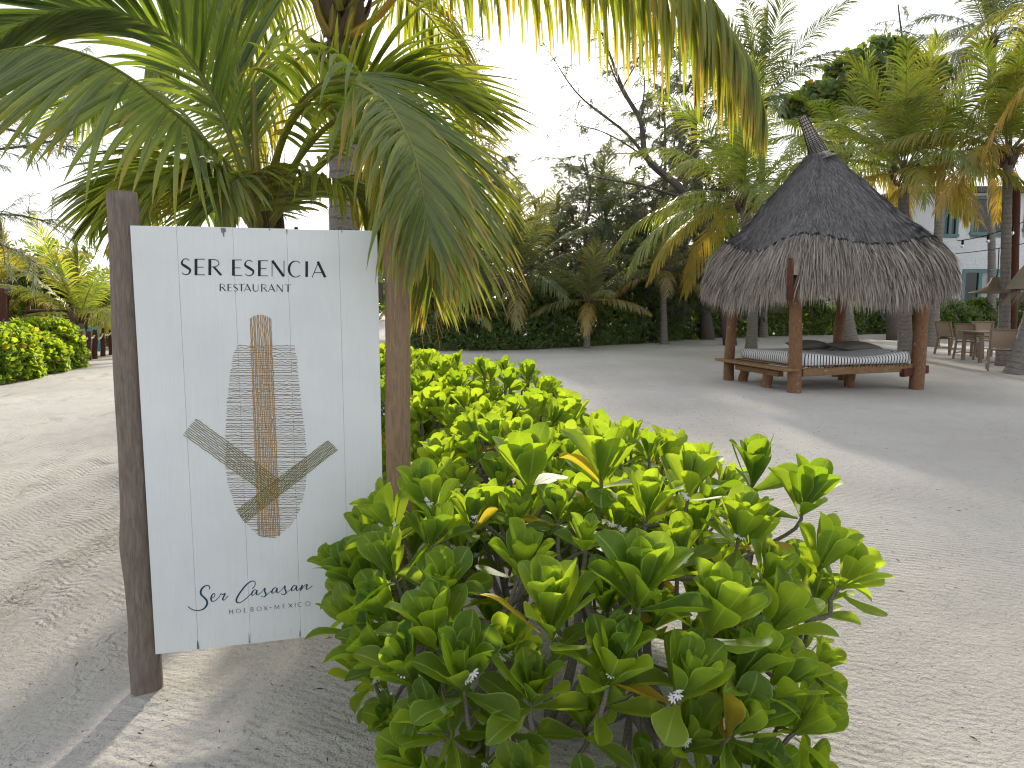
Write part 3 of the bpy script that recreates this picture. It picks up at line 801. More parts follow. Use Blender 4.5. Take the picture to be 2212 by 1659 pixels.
# ------------------------------------------------------------------ needle trees
def casuarina(label, base, top, seed, spread=2.2, nprim=26, low=.2, dens=1.0, nw=.026, nl=(.16, .34), limbs=None, r0=.13, up=.55, extra_droop=.55, wisp=1.0, group="casuarina trees", trunk_pts=None, name="casuarina_tree", limb_from=.35, twig_gap=.15):
    rng = np.random.default_rng(seed)
    base, top = np.asarray(base, float), np.asarray(top, float)
    tr = thing(name, label, "tree", (base[0], base[1], max(0.0, base[2])), 0, group)
    bm = MB(); br = MB()
    H = np.linalg.norm(top - base)
    tips = []                                       # (point, direction)
    def twig(p, d, L):
        n = 5; P = [p]; cur = norm(d)
        for k in range(1, n):
            cur = norm(cur + rng.normal(0, .16, 3) + np.array([0, 0, -1]) * extra_droop * .22); P.append(P[-1] + cur * L / (n - 1))
        P = np.array(P); add_tube(br, P, np.linspace(.007, .003, n), 3, cap=False)
        m = max(3, int(L / .045 * dens)); f = np.linspace(.1, 1, m) * (n - 1); i = np.minimum(f.astype(int), n - 2); fr = (f - i)[:, None]
        tips.append((P[i] * (1 - fr) + P[i + 1] * fr, np.repeat(norm(P[-1] - P[0])[None], m, 0)))
    def limb(P, r, t0=.3, gap=twig_gap, tl=.7):
        P = np.asarray(P); n = len(P); add_tube(br, P, np.linspace(r, max(.005, r * .15), n), 5, cap=False)
        L = np.linalg.norm(np.diff(P, axis=0), axis=1).sum(); m = max(2, int(L * (1 - t0) / gap))
        for k in range(m):
            f = (t0 + (1 - t0) * (k + rng.random()) / m) * (n - 1); i = min(int(f), n - 2); p = P[i] + (P[i + 1] - P[i]) * (f - i)
            T = norm(P[i + 1] - P[i]); d = norm(T * .6 + rng.normal(0, .6, 3) + np.array([0, 0, .1]))
            twig(p, d, tl * rng.uniform(.5, 1.15) * wisp)
    if trunk_pts is None:
        k = np.linspace(0, 1, 6)[:, None]; tp = base * (1 - k) + top * k; tp[1:-1] += rng.normal(0, .018 * H, (4, 3)) * [1, 1, .2]
    else: tp = np.asarray(trunk_pts, float)
    C = catmull(tp, 30); tt = np.linspace(0, 1, 30)
    Cb = C.copy(); Cb[0, 2] -= .12
    add_tube(bm, Cb, r0 * (1 - .88 * tt) + .012 + r0 * .4 * np.exp(-tt * 14), 9)
    for k in range(nprim):
        t = low + (1 - low) * (k + rng.random() * .7) / nprim; f = min(t, .999) * 29; i = int(f); p = C[i] + (C[min(i + 1, 29)] - C[i]) * (f - i)
        az = k * 2.4 + rng.normal(0, .4); L = spread * (1.05 - .75 * (t - low) / (1 - low)) * rng.uniform(.65, 1.15)
        e = up * rng.uniform(.5, 1.4)
        d = norm([math.cos(az), math.sin(az), e]); P = [p]; cur = d
        for j in range(5): cur = norm(cur + rng.normal(0, .10, 3) + np.array([0, 0, -.06])); P.append(P[-1] + cur * L / 5)
        limb(P, .035 * (1.1 - t) + .008, .25, twig_gap, .6)
    for (P, r) in (limbs or []):
        limb(catmull(P, 14), r, limb_from, twig_gap * 1.1, .75)
    P0 = np.concatenate([a for a, _ in tips]); D0 = np.concatenate([b for _, b in tips])
    K = 5; P0, D0 = np.repeat(P0, K, 0), np.repeat(D0, K, 0); n = len(P0)
    d = norm(D0 * .9 + rng.normal(0, .50, (n, 3)) + np.array([0, 0, -extra_droop])); ln = rng.uniform(*nl, n)[:, None]
    s = norm(np.cross(d, rng.normal(0, 1, (n, 3)))) * (nw / 2)
    mid = P0 + d * ln * .55; d2 = norm(d + np.array([0, 0, -.35]))
    V = np.stack([P0 - s * .6, P0 + s * .6, mid + s, mid - s, mid + d2 * ln * .45], 1).reshape(-1, 3)
    o = (np.arange(n) * 5)[:, None]
    cm = MB(); rnd = np.repeat(np.clip(rng.normal(.5, .3, n), 0, 1), 5)
    cm.add(V, o + [[0, 1, 2, 3]], None, np.stack([rnd, np.repeat((rng.random(n) < .06) * .5, 5)], -1))
    cm.F.append(o + [[3, 2, 4]])
    bm.build("trunk", M["tree_bark"], tr)
    br.build("branches", M["tree_bark"], tr, kind="stuff")
    cm.build("crown", M["needle"], tr, smooth=False, kind="stuff")
    return tr

# ------------------------------------------------------------------ leafy clouds (hedges, broadleaf crowns)
def leaf_cloud(P, Nrm, rng, size, width, K=5, age0=.03, openness=.9, up=.35):
    """rosettes of K simple leaves at points P facing Nrm; one joined block"""
    n = len(P); a = rng.uniform(0, 6.28, n)[:, None] + np.arange(K)[None] * (2 * math.pi / K) + rng.normal(0, .3, (n, K))
    ax = norm(Nrm + np.array([0, 0, up]) + rng.normal(0, .28, (n, 3)))
    ref = np.where(np.abs(ax[:, 2:3]) > .9, np.array([[1., 0, 0]]), np.array([[0, 0, 1.]]))
    e1 = norm(np.cross(ax, ref)); e2 = np.cross(ax, e1)
    rad = e1[:, None] * np.cos(a)[..., None] + e2[:, None] * np.sin(a)[..., None]
    inc = np.clip(rng.normal(openness, .32, (n, K)), .1, 1.9)[..., None]
    d = ax[:, None] * np.cos(inc) + rad * np.sin(inc); nn = ax[:, None] * np.sin(inc) - rad * np.cos(inc)
    s = np.cross(d, nn); L = (size * rng.uniform(.6, 1.15, (n, K)))[..., None]; w = L * width
    o = np.repeat(P[:, None], K, 1)
    V = np.stack([o, o + d * L * .55 + s * w * .42 + nn * L * .04, o + d * L * .85 + s * w * .44 + nn * L * .08, o + d * L, o + d * L * .85 - s * w * .44 + nn * L * .08, o + d * L * .55 - s * w * .42 + nn * L * .04], 2).reshape(-1, 3)
    m = n * K; i = (np.arange(m) * 6)[:, None]
    uv = np.tile([[.5, 0], [1, .55], [.95, .85], [.5, 1], [.05, .85], [0, .55]], (m, 1))
    rnd = np.repeat(np.clip(np.repeat(rng.normal(.5, .2, n), K) + rng.normal(0, .2, m), 0, 1), 6)
    ag = np.repeat(np.where(rng.random(m) < age0, rng.uniform(.35, .6, m), rng.uniform(0, .05, m)), 6)
    b = MB().add(V, i + [[0, 1, 5, 5]], uv, np.stack([rnd, ag], -1))
    b.F = [i + [[0, 1, 5]], i + [[1, 2, 4, 5]], i + [[2, 3, 4]]]
    return b
def hull_points(rng, segs, width, height, n, jit=.10, base=.0, topf=None):
    """points on the leafy skin of a hedge whose centre line is segs; returns P, normals"""
    segs = np.asarray(segs, float); C = catmull(segs, 60); L = np.concatenate([[0], np.cumsum(np.linalg.norm(np.diff(C, axis=0), axis=1))])
    u = rng.random(n); f = np.interp(u * L[-1], L, np.arange(60)); i = np.minimum(f.astype(int), 58); fr = (f - i)[:, None]
    c = C[i] * (1 - fr) + C[i + 1] * fr; T = norm(C[i + 1] - C[i]); S = norm(np.cross(T, (0, 0, 1.)))
    hh = height * (1 + .13 * np.sin(u * L[-1] * 1.3 + 1) + .10 * np.sin(u * L[-1] * 3.7) + .05 * np.sin(u * L[-1] * 9)); ww = width * (1 + .12 * np.sin(u * L[-1] * 1.9 + 2) + .08 * np.sin(u * L[-1] * 5.1))
    th = rng.uniform(-.12, math.pi + .12, n); k = 3.2
    cs, sn = np.cos(th), np.sin(th); rr = (np.abs(cs) ** k + np.abs(sn) ** k) ** (-1 / k)
    rr *= 1 - np.abs(rng.normal(0, jit, n))
    P = c + S * (cs * rr * ww / 2)[:, None]; P[:, 2] = base + np.clip(sn, -.05, 1) * rr * (hh - base) + rng.uniform(0, .05, n)
    end = 1 - .0 * u
    return P, norm(S * cs[:, None] * np.array([1, 1, 1]) + np.array([0, 0, 1.]) * np.clip(sn, 0, 1)[:, None])
def hedge(label, segs, width, height, n, size, seed, mat="hedge_leaf", wid=.42, K=5, group=None, name="hedge", cat="hedge", op=.85, stems=30, base=.08):
    rng = np.random.default_rng(seed); segs = np.asarray(segs, float)
    h = thing(name, label, cat, (segs[0][0], segs[0][1], 0), 0, group)
    P, Nm = hull_points(rng, segs, width, height, n, .16, base)
    leaf_cloud(P, Nm, rng, size, wid, K, openness=op).build("leaves", M[mat], h, smooth=False, kind="stuff")
    C = catmull(segs, 200); sm = MB()
    for k in range(stems):
        c = C[rng.integers(0, 200)] + np.array([rng.normal(0, width * .16), rng.normal(0, width * .16), 0]); c[2] = -.05
        e = c + np.array([rng.normal(0, width * .22), rng.normal(0, width * .22), height * rng.uniform(.6, .95)])
        add_tube(sm, catmull([c, (c + e) / 2 + rng.normal(0, .06, 3), e], 6), np.linspace(.018, .006, 6), 5)
    sm.build("stems", M["grey_branch"], h, kind="stuff")
    return h
# ------------------------------------------------------------------ the thatched daybed shelter
PN, PR_, PL, PBk = gr(1718, 850), gr(1980, 840), gr(1574, 822), gr(1809, 812)
PC = (PN + PR_ + PL + PBk) / 4
pal = thing("palapa", "thatched palapa shelter with leaning straw spire on four red-brown posts", "palapa", (PC[0], PC[1], 0))
for k, (b, r, hgt) in enumerate(((PN, .112, 2.30), (PR_, .125, 2.3), (PL, .10, 2.3), (PBk, .10, 2.3))):
    tp = b + (PC - b) * .01; tp = np.array([tp[0], tp[1], hgt])
    if k == 0: tp = b + np.array([-.10, 0, 0]); tp[2] = 2.22
    P, RR = wood_post(b - [0, 0, .15], tp, r, r * .9, 40 + k, 30, 16, wob=.014, rough=.035)
    add_tube(MB(), P, RR, 16)
    m_ = MB(); add_tube(m_, P, RR, 16); m_.build("post", M["stained_post"], pal)
m_ = MB()    # notched corner timber that shows in the parting of the thatch
cn = PC * [1, 1, 0] + (PN - PC) * 1.31 + np.array([-.02, 0, 0]); add_bar(m_, cn + [0, 0, 1.55], cn + [-.02, 0, 2.20], .07, .08, (1, 0, 0), .012)
m_.build("corner_timber", M["dark_red_post"], pal)
m_ = MB()
for a, b in ((PN, PR_), (PR_, PBk), (PBk, PL), (PL, PN)):
    P, RR = wood_post(a * .97 + PC * .03 + [0, 0, 2.12], b * .97 + PC * .03 + [0, 0, 2.12], .06, .055, 5, 12, 10, wob=.01)
    m_ = MB(); add_tube(m_, P, RR, 10); m_.build("eave_beam", M["dark_red_post"], pal)
APX = np.array([PC[0] + .06, PC[1], 4.08])
EAX = [PN - PC, PR_ - PC, PBk - PC, PL - PC]
def plan(a, s):
    """rounded-square plan: a in 0..4 runs corner to corner, s scales the post square"""
    a = np.asarray(a, float) % 4; i = a.astype(int); f = a - i; E = np.array(EAX)
    p = E[i] * (1 - f)[:, None] + E[(i + 1) % 4] * f[:, None]
    r = np.linalg.norm(p[:, :2], axis=1); rc = 1.52
    rr = r + (rc - r) * .30
    p = p / r[:, None] * rr[:, None]
    return p * np.asarray(s)[:, None]
def roof_pt(a, t):
    """t 0 collar .. 1 net hem .. 2 fringe end"""
    a, t = np.broadcast_arrays(np.asarray(a, float), np.asarray(t, float))
    hem = 2.50 + .10 * np.cos((a % 1) * 2 * np.pi) + .04 * np.sin(a * 3.1)
    s = np.interp(t, [0, .15, .4, .7, 1, 1.3, 1.6, 1.85, 2], [.16, .33, .62, .89, 1.10, 1.22, 1.295, 1.325, 1.32])
    zz = np.interp(t, [0, .15, .4, .7, 1], [4.05, 3.76, 3.30, 2.86, 0.0]); 
    z = np.where(t <= .7, zz, np.interp(t, [.7, 1, 1.3, 1.6, 1.85, 2], [2.86, 0, 0, 0, 0, 0]))
    k = np.clip((t - .7) / .3, 0, 1); z = np.where(t > .7, 2.86 * (1 - k) + hem * k, z)
    low = hem - np.interp(t, [1, 1.3, 1.6, 1.85, 2], [0, .24, .55, .80, .94]); z = np.where(t > 1, low, z)
    p = plan(a.ravel(), s.ravel()).reshape(a.shape + (3,))
    p = p + np.stack([np.full(a.shape, PC[0]) - .20 * (1 - np.clip(s, 0, 1)), np.full(a.shape, PC[1]), z], -1) * [1, 1, 1]
    p[..., 2] = z
    return p
rng = np.random.default_rng(21)
# netted upper cone: a solid skin with combed straw on it
aa = np.linspace(0, 4, 121); tt = np.linspace(0, 1.02, 40)
A_, T_ = np.meshgrid(aa, tt); V = roof_pt(A_, T_)
dz = .035 * vnoise(A_ * 9, T_ * 6, 1.0, 7) + .02 * vnoise(A_ * 30, T_ * 14, 1.0, 8)
V[..., 2] += dz; V[:, -1] = V[:, 0]
MB().add(V.reshape(-1, 3), grid_faces(40, 121), np.stack([A_, T_ * 0], -1).reshape(-1, 2), np.stack([.25 + .5 * np.random.default_rng(1).random(A_.shape), A_ * 0], -1).reshape(-1, 2)).build("net_cover", M["thatch_dark"], pal)
def straws(n, t0, t1, ln, wd, rng, lift, spread=.10, amask=None, ts=None, flat=False, out=0.0):
    a = rng.uniform(0, 4, n); t = rng.uniform(t0, t1, n) if ts is None else ts
    if amask is not None:
        k = amask(a, t); a, t = a[k], t[k]; n = len(a)
    p = roof_pt(a, t); dt = .05; q = roof_pt(a, np.minimum(t + dt, 2.0)); d = norm(q - p)
    c = np.array([PC[0], PC[1], 0]); o = norm((p - c) * [1, 1, 0])
    d = norm(d + rng.normal(0, spread, (n, 3)) + o * out)
    sd = norm(np.cross(d, o + [0, 0, .3])); L = (ln * rng.uniform(.45, 1.3, n))[:, None]; w = wd * rng.uniform(.7, 1.3, (n, 1))
    if not flat:
        tw_ = rng.uniform(-1.2, 1.2, (n, 1)); sd = norm(sd * np.cos(tw_) + np.cross(d, sd) * np.sin(tw_))
    nrm_ = norm(o + [0, 0, .4]) - 0 * sd; nrm_ *= np.sign(np.sum(nrm_ * (o + [0, 0, .4]), 1))[:, None]
    p = p + nrm_ * (lift * rng.uniform(.2, 1, (n, 1)))
    g_ = np.array([0, 0, -1.])
    m1 = p + d * L * .5; d2 = norm(d + g_ * (.0 if flat else .30)); e = m1 + d2 * L * .5
    V = np.stack([p - sd * w, p + sd * w, m1 + sd * w * .8, m1 - sd * w * .8, e], 1).reshape(-1, 3)
    i = (np.arange(n) * 5)[:, None]
    uv = np.tile([[0, 0], [1, 0], [1, .5], [0, .5], [.5, 1]], (n, 1))
    b = MB().add(V, i + [[0, 1, 2, 3]], uv, np.stack([np.repeat(np.clip(rng.beta(1.6, 2.2, n), 0, 1), 5), np.zeros(5 * n)], -1)); b.F.append(i + [[3, 2, 4]])
    return b
straws(15000, .02, 1.0, .16, .0055, rng, .022, .13, flat=True).build("netted_straw", M["thatch_dark"], pal, smooth=False, kind="stuff")
part_ = lambda a, t: ~((np.abs((a + 2) % 4 - 2) < .045) & (t > 1.25))
fm = straws(17000, .98, 1.74, .44, .0075, rng, .04, .10, part_)
merge(fm, straws(8000, 1.50, 1.84, .34, .0070, rng, .045, .13, lambda a, t: part_(a, t) & (vnoise(a * 5, t * 0, 1.0, 15) + .25 > (t - 1.62) * 1.6)))
fm.build("thatch_fringe", M["thatch_straw"], pal, smooth=False, kind="stuff")
A_, T_ = np.meshgrid(aa, np.linspace(1.0, 1.72, 18)); V = roof_pt(A_, T_); V[..., 2] += .02 * vnoise(A_ * 26, T_ * 9, 1.0, 9); V[:, -1] = V[:, 0]
MB().add(V.reshape(-1, 3), grid_faces(18, 121), np.stack([A_, T_ * 0 + .75], -1).reshape(-1, 2), np.stack([.15 + .5 * np.random.default_rng(2).random(A_.shape), A_ * 0], -1).reshape(-1, 2)).build("thatch_layer", M["thatch_straw"], pal)
# underside lining, dark straw
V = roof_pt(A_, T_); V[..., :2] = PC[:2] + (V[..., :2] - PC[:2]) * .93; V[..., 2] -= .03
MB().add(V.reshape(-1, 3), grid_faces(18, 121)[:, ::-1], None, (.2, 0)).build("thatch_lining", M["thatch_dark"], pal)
hr = MB(); hp = roof_pt(np.linspace(0, 4, 160), np.full(160, 1.0)); hp[:, 2] += .02 * np.sin(np.arange(160) * 1.7) + .012 * np.sin(np.arange(160) * 4.1); hp[:, :2] += (hp[:, :2] - PC[:2]) * .012
add_tube(hr, hp, .020 + .005 * np.sin(np.arange(160) * 2.9), 6, (.0, 0), cap=False); hr.build("hem_rope", M["hem_straw"], pal)
# collar tuft and the wire-bound spire
tip = at(1733, 250, PC[1]); cb = np.array([PC[0] - .17, PC[1], 4.0])
sp = np.array([cb, cb * .75 + tip * .25 + [.02, 0, 0], cb * .5 + tip * .5 + [.01, 0, 0], tip]); SPC = catmull(sp, 24); srad = np.interp(np.linspace(0, 1, 24), [0, .10, .22, .6, 1], [.30, .19, .15, .115, .06])
m_ = MB(); add_tube(m_, SPC, srad, 14, (.75, 0)); spire = m_.build("spire", M["thatch_straw"], pal)
m_ = MB()
for k in range(5, 24, 1):
    c = SPC[k]; T = norm(SPC[min(k + 1, 23)] - SPC[k - 1]); e1 = norm(np.cross(T, (0, 1, 0))); e2 = np.cross(T, e1); th = np.linspace(0, 2 * np.pi, 15)
    add_tube(m_, c + (e1[None] * np.cos(th)[:, None] + e2[None] * np.sin(th)[:, None]) * (srad[k] + .006), .006, 4, cap=False)
for j in range(12):
    th = j * np.pi / 6; L = []
    for k in range(4, 24):
        T = norm(SPC[min(k + 1, 23)] - SPC[k - 1]); e1 = norm(np.cross(T, (0, 1, 0))); e2 = np.cross(T, e1); L.append(SPC[k] + (e1 * math.cos(th) + e2 * math.sin(th)) * (srad[k] + .005))
    add_tube(m_, np.array(L), .005, 4, cap=False)
m_.build("binding_wire", M["black_cable"], spire)
n = 900; a = rng.uniform(0, 2 * np.pi, n); o = np.stack([np.cos(a), np.sin(a), np.zeros(n)], -1)
p = cb + o * rng.uniform(.13, .24, n)[:, None] + np.stack([np.zeros(n), np.zeros(n), rng.uniform(-.02, .10, n)], -1)
d = norm(o + np.array([0, 0, -.75]) + rng.normal(0, .25, (n, 3))); L = rng.uniform(.10, .24, n)[:, None]; s = norm(np.cross(d, (0, 0, 1.))) * .007
V = np.stack([p - s, p + s, p + d * L], 1).reshape(-1, 3)
MB().add(V, (np.arange(n) * 3)[:, None] + [[0, 1, 2]], np.tile([[0, 0], [1, 0], [.5, .6]], (n, 1)), np.stack([np.repeat(rng.random(n) * .7, 3), np.zeros(3 * n)], -1)).build("collar_tuft", M["thatch_dark"], pal, smooth=False, kind="stuff")

# the daybed: frame slung between the posts, mattress and pillows on it
dbx = norm(PR_ - PN); dby = norm((PL - PN) - dbx * np.dot(PL - PN, dbx)); LX, LY = np.linalg.norm(PR_ - PN), np.linalg.norm(PL - PN)
def db(x, y, z): return PN * [1, 1, 0] + dbx * x + dby * y + np.array([0, 0, z])
bed = thing("daybed", "low rough plank daybed slung between the palapa posts", "daybed", db(LX / 2, LY / 2, 0))
BAX = np.array([dbx, dby, [0, 0, 1]])
def bedbar(name, p, q, w, h, mat="plank_wood"):
    m_ = MB(); add_bar(m_, p, q, w, h, (0, 0, 1), .008); return m_.build(name, M[mat], bed, smooth=False)
bedbar("rail", db(.12, .02, .345), db(LX - .12, .02, .375), .07, .13)
bedbar("rail", db(.0, LY - .02, .36), db(LX + .25, LY - .02, .36), .07, .12)
bedbar("end_board", db(-.16, -.12, .40), db(-.16, LY + .15, .40), .24, .045)
bedbar("cross_beam", db(-.05, .35, .29), db(-.05, LY - .3, .29), .12, .09)
bedbar("cross_beam", db(LX - .35, -.02, .29), db(LX + .28, .10, .33), .10, .14, "dark_red_post")
for k in range(9): bedbar("slat", db(.14 + k * (LX - .3) / 8, .06, .425), db(.14 + k * (LX - .3) / 8, LY - .06, .425), .15, .022)
for k, (x, y) in enumerate(((-.05, .72), (LX * .62, .55), (LX * .9, LY * .8), (.15, LY * .9))):
    P, RR = wood_post(db(x, y, -.1), db(x, y, .29), .085, .085, 60 + k, 8, 12); m_ = MB(); add_tube(m_, P, RR, 12); m_.build("leg", M["stained_post"], bed)
m_ = MB()      # lashing cord stitched round the front rail
for k in range(26):
    x = .2 + k * (LX - .45) / 25; add_bar(m_, db(x, -.019, .415 + .01 * math.sin(k)), db(x + .03, -.019, .45), .006, .012)
m_.build("lashing", M["black_cable"], bed)
# mattress: pillow-edged slab with real thickness
mat_ = thing("mattress", "thick white mattress with thin navy ticking stripes on the daybed", "mattress", db(LX / 2, LY / 2, .437))
nx, ny = 46, 36; mw, ml = LX - .22, LY - .10
per = []
def rrect(w, l, r, n):
    out = []
    for (cx, cy_, a0) in ((w - r, l - r, 0), (r, l - r, 90), (r, r, 180), (w - r, r, 270)):
        for a in np.linspace(a0, a0 + 90, n): out.append((cx + r * math.cos(R(a)), cy_ + r * math.sin(R(a))))
    out.append(out[0]); return np.array(out)
def dense(P, m):
    L = np.r_[0, np.cumsum(np.linalg.norm(np.diff(P, axis=0), axis=1))]; s = np.linspace(0, L[-1], m); return np.stack([np.interp(s, L, P[:, 0]), np.interp(s, L, P[:, 1])], -1), s
base_, sl_ = dense(rrect(mw, ml, .10, 10), 140)
ctr = np.array([mw / 2, ml / 2]); rows = []; uvs = []
for (ins, z, v) in ((.03, 0, 0), (.0, .02, .1), (-.012, .085, .5), (.0, .15, .9), (.028, .172, 1.03), (.08, .178, 1.16), (.16, .178, 1.3), (.30, .176, 1.5), (.5, .17, 1.7), (.8, .165, 1.9)):
    d = norm(base_ - ctr); q = base_ + (ctr - base_) * np.clip(ins / np.linalg.norm(base_ - ctr, axis=1), -1, 1)[:, None]
    sag_ = .022 * np.sin(np.arange(140) * .12) * (1 if z > .1 else .25) + (.02 * np.cos(q[:, 0] / mw * np.pi * 2))
    rows.append([db(.13 + a, .05 + b, .440 + z + s_ * (1 if z > .03 else 0)) for (a, b), s_ in zip(q, sag_)]); uvs.append(np.stack([sl_ if v < 1.04 else q[:, 0], np.full(140, v)], -1))
V = np.array(rows).reshape(-1, 3); U = np.array(uvs).reshape(-1, 2); b_ = MB().add(V, grid_faces(10, 140), U)
b_.F.append(np.array([[9 * 140 + j for j in range(139)]])); b_.F.append(np.array([[j for j in range(139)][::-1]]))
b_.build("ticking_cover", M["mattress_ticking"], mat_)
def pillow(label, c, rz, tilt, w, l, h, seed):
    p = thing("pillow", label, "pillow", c, 0, "taupe pillows on the daybed"); n = 20; u = np.linspace(-1, 1, n); U_, V_ = np.meshgrid(u, u)
    prof = np.clip((1 - U_ ** 2), 0, 1) ** .42 * np.clip((1 - V_ ** 2), 0, 1) ** .42
    ex = 1 - .10 * (1 - np.abs(V_) ** 2) * np.abs(U_); ey = 1 - .10 * (1 - np.abs(U_) ** 2) * np.abs(V_)
    nz = .10 * vnoise(U_ * 3, V_ * 3, 1, seed); m_ = MB()
    for s in (1, -1):
        X = np.stack([U_ * w / 2 * ex, V_ * l / 2 * ey, s * h / 2 * prof * (1 + nz)], -1)
        cr, sr, ct_, st_ = math.cos(rz), math.sin(rz), math.cos(tilt), math.sin(tilt)
        X = np.stack([X[..., 0], X[..., 1] * ct_ - X[..., 2] * st_, X[..., 1] * st_ + X[..., 2] * ct_], -1)
        X = np.stack([X[..., 0] * cr - X[..., 1] * sr, X[..., 0] * sr + X[..., 1] * cr, X[..., 2]], -1) + np.asarray(c)
        f = grid_faces(n, n); m_.add(X.reshape(-1, 3), f if s > 0 else f[:, ::-1], np.stack([U_, V_], -1))
    m_.build("pillow_cover", M["pillow_fabric"], p)
rzb = math.atan2(dbx[1], dbx[0])
pillow("taupe pillow further from the right post, partly behind the other", db(LX * .58, LY * .80, .685), rzb + .1, .12, .78, .5, .17, 3)
pillow("taupe pillow nearer the right palapa post, overlapping the other", db(LX * .80, LY * .52, .685), rzb + .05, .10, .86, .55, .18, 4)

# ------------------------------------------------------------------ dining corner
def make_chair(label, loc, rz):
    c = thing("dining_chair", label, "chair", loc, rz, "teak and sling dining chairs")
    def bar(nm, p, q, w, h, mat="teak"): m_ = MB(); add_bar(m_, p, q, w, h, (0, 1, 0), .004); return m_.build(nm, M[mat], c, smooth=False, local=True)
    for s in (-1, 1):
        bar("leg", (.24 * s, .24, 0), (.23 * s, .20, .44), .045, .05)
        bar("leg", (.24 * s, -.30, 0), (.23 * s, -.20, .46), .045, .055)
        bar("back_post", (.23 * s, -.20, .455), (.235 * s, -.33, .90), .04, .05)
        bar("side_rail", (.21 * s, .22, .43), (.21 * s, -.20, .43), .03, .05)
        bar("stretcher", (.24 * s, .22, .16), (.24 * s, -.265, .16), .03, .035)
    bar("front_rail", (-.2, .21, .432), (.2, .21, .432), .04, .045); bar("top_rail", (-.25, -.335, .895), (.25, -.335, .895), .035, .05)
    bar("cross_stretcher", (-.22, 0, .165), (.22, 0, .165), .03, .032)
    u = np.linspace(-1, 1, 8); U_, V_ = np.meshgrid(u, np.linspace(0, 1, 8))
    def sheet(nm, fn):
        X = fn(U_, V_); m_ = MB(); f = grid_faces(8, 8); m_.add(X.reshape(-1, 3), f, np.stack([U_, V_], -1)); Y_ = X - [0, 0, .012] if nm == "seat" else X - [0, .012, 0]
        m_.add(Y_.reshape(-1, 3), f[:, ::-1], np.stack([U_, V_], -1)); m_.build(nm, M["sling_fabric"], c, local=True)
    sheet("seat", lambda a, b: np.stack([a * .205, .20 - .40 * b, .462 - .02 * np.sin(np.pi * b)], -1))
    sheet("backrest", lambda a, b: np.stack([a * .21, -.212 - .115 * b - .02 * np.sin(np.pi * b), .50 + .375 * b], -1))
    return c
ch0 = make_chair("teak sling chair closest to the palapa, half hidden behind the next chair", gr(2052, 765), R(-72))
copy_tree(ch0, gr(2092, 775), R(-55), "teak sling chair with its back to the palapa, middle of the row")
copy_tree(ch0, gr(2160, 800), R(-30), "teak sling chair in front, beside the dark palm trunk")
copy_tree(ch0, gr(2172, 772) + [0, .9, 0], R(160), "teak sling chair behind the table, only its backrest showing")
tb = thing("dining_table", "slatted teak dining table between the sling chairs", "table", gr(2172, 783) + [.1, .35, 0])
TB = np.array(tb.location)
for k in range(7): m_ = MB(); add_box(m_, TB + [0, -.39 + k * .13, .735], (1.7, .122, .03), None, None, .004); m_.build("slat", M["teak"], tb, smooth=False)
for sx in (-1, 1):
    for sy in (-1, 1): m_ = MB(); add_box(m_, TB + [sx * .72, sy * .34, .358], (.075, .075, .716), None, None, .006); m_.build("leg", M["teak"], tb, smooth=False)
    m_ = MB(); add_box(m_, TB + [sx * .72, 0, .68], (.03, .60, .07), None, None, .004); m_.build("apron", M["teak"], tb, smooth=False)
t2 = copy_tree(tb, gr(2100, 745) + [1.6, 2.0, 0], R(4), "teak dining table further back along the hedge")
bn = thing("low_bench", "small teak bench tucked against the middle chair", "bench", gr(2125, 772) + [.1, .15, 0]); BN = np.array(bn.location)
m_ = MB(); add_box(m_, BN + [0, 0, .44], (.62, .34, .035), None, None, .005); m_.build("seat", M["teak"], bn, smooth=False)
for sx in (-1, 1):
    for sy in (-1, 1): m_ = MB(); add_box(m_, BN + [sx * .27, sy * .13, .211], (.05, .05, .422), None, None, .004); m_.build("leg", M["teak"], bn, smooth=False)

# ------------------------------------------------------------------ the white house
HY = 34.0
house = thing("house", "white stucco two-storey house with teal window frames behind the hedge", "house", at(2160, 700, HY) * [1, 1, 0])
hx0, hx1 = at(2030, 500, HY)[0], at(2420, 500, HY)[0]
def hz(py): return at(2150, py, HY)[2]
def hxx(px): return at(px, 550, HY)[0]
wins_up = [(2030, 2066, 425, 512), (2092, 2190, 425, 508), (2205, 2290, 425, 500)]
zlow0, zlow1 = 0.1, hz(584)
def block(nm, x0, x1, z0, z1, y0, y1, mat, par=house, bev=0): m_ = MB(); add_box(m_, ((x0 + x1) / 2, (y0 + y1) / 2, (z0 + z1) / 2), (x1 - x0, y1 - y0, z1 - z0), None, None, bev); return m_.build(nm, M[mat], par, smooth=False)
zu0, zu1 = hz(512), hz(425)
xs = [hx0 - 1.2] + [v for a, b, _, _ in wins_up for v in (hxx(a), hxx(b))] + [hx1]
block("wall", xs[0], hx1, zlow1 + .06, zu0 - .03, HY, HY + .3, "stucco")                       # band between the storeys
for k in range(0, len(xs), 2): block("wall", xs[k], xs[k + 1], zu0 - .03, zu1 + .05, HY, HY + .3, "stucco")
block("wall", xs[0], hx1, zu1 + .05, 6.2, HY, HY + .3, "stucco")
lx = [hxx(2082), hxx(2196)]
block("wall", hxx(1850), lx[0], -.1, zlow1 + .06, HY + .004, HY + .3, "stucco"); block("wall", lx[1], hx1, -.1, zlow1 + .06, HY + .004, HY + .3, "stucco")
block("wall", hxx(1850), hx1, -.1, 6.2, HY + 4.0, HY + 4.2, "stucco"); block("wall", hx0 - 1.2, hx0 - .9, zlow1, 6.2, HY + .31, HY + 3.99, "stucco")
block("roof", hx0 - 1.6, hx1 + .3, 6.2, 6.45, HY - .4, HY + 4.6, "far_roof")
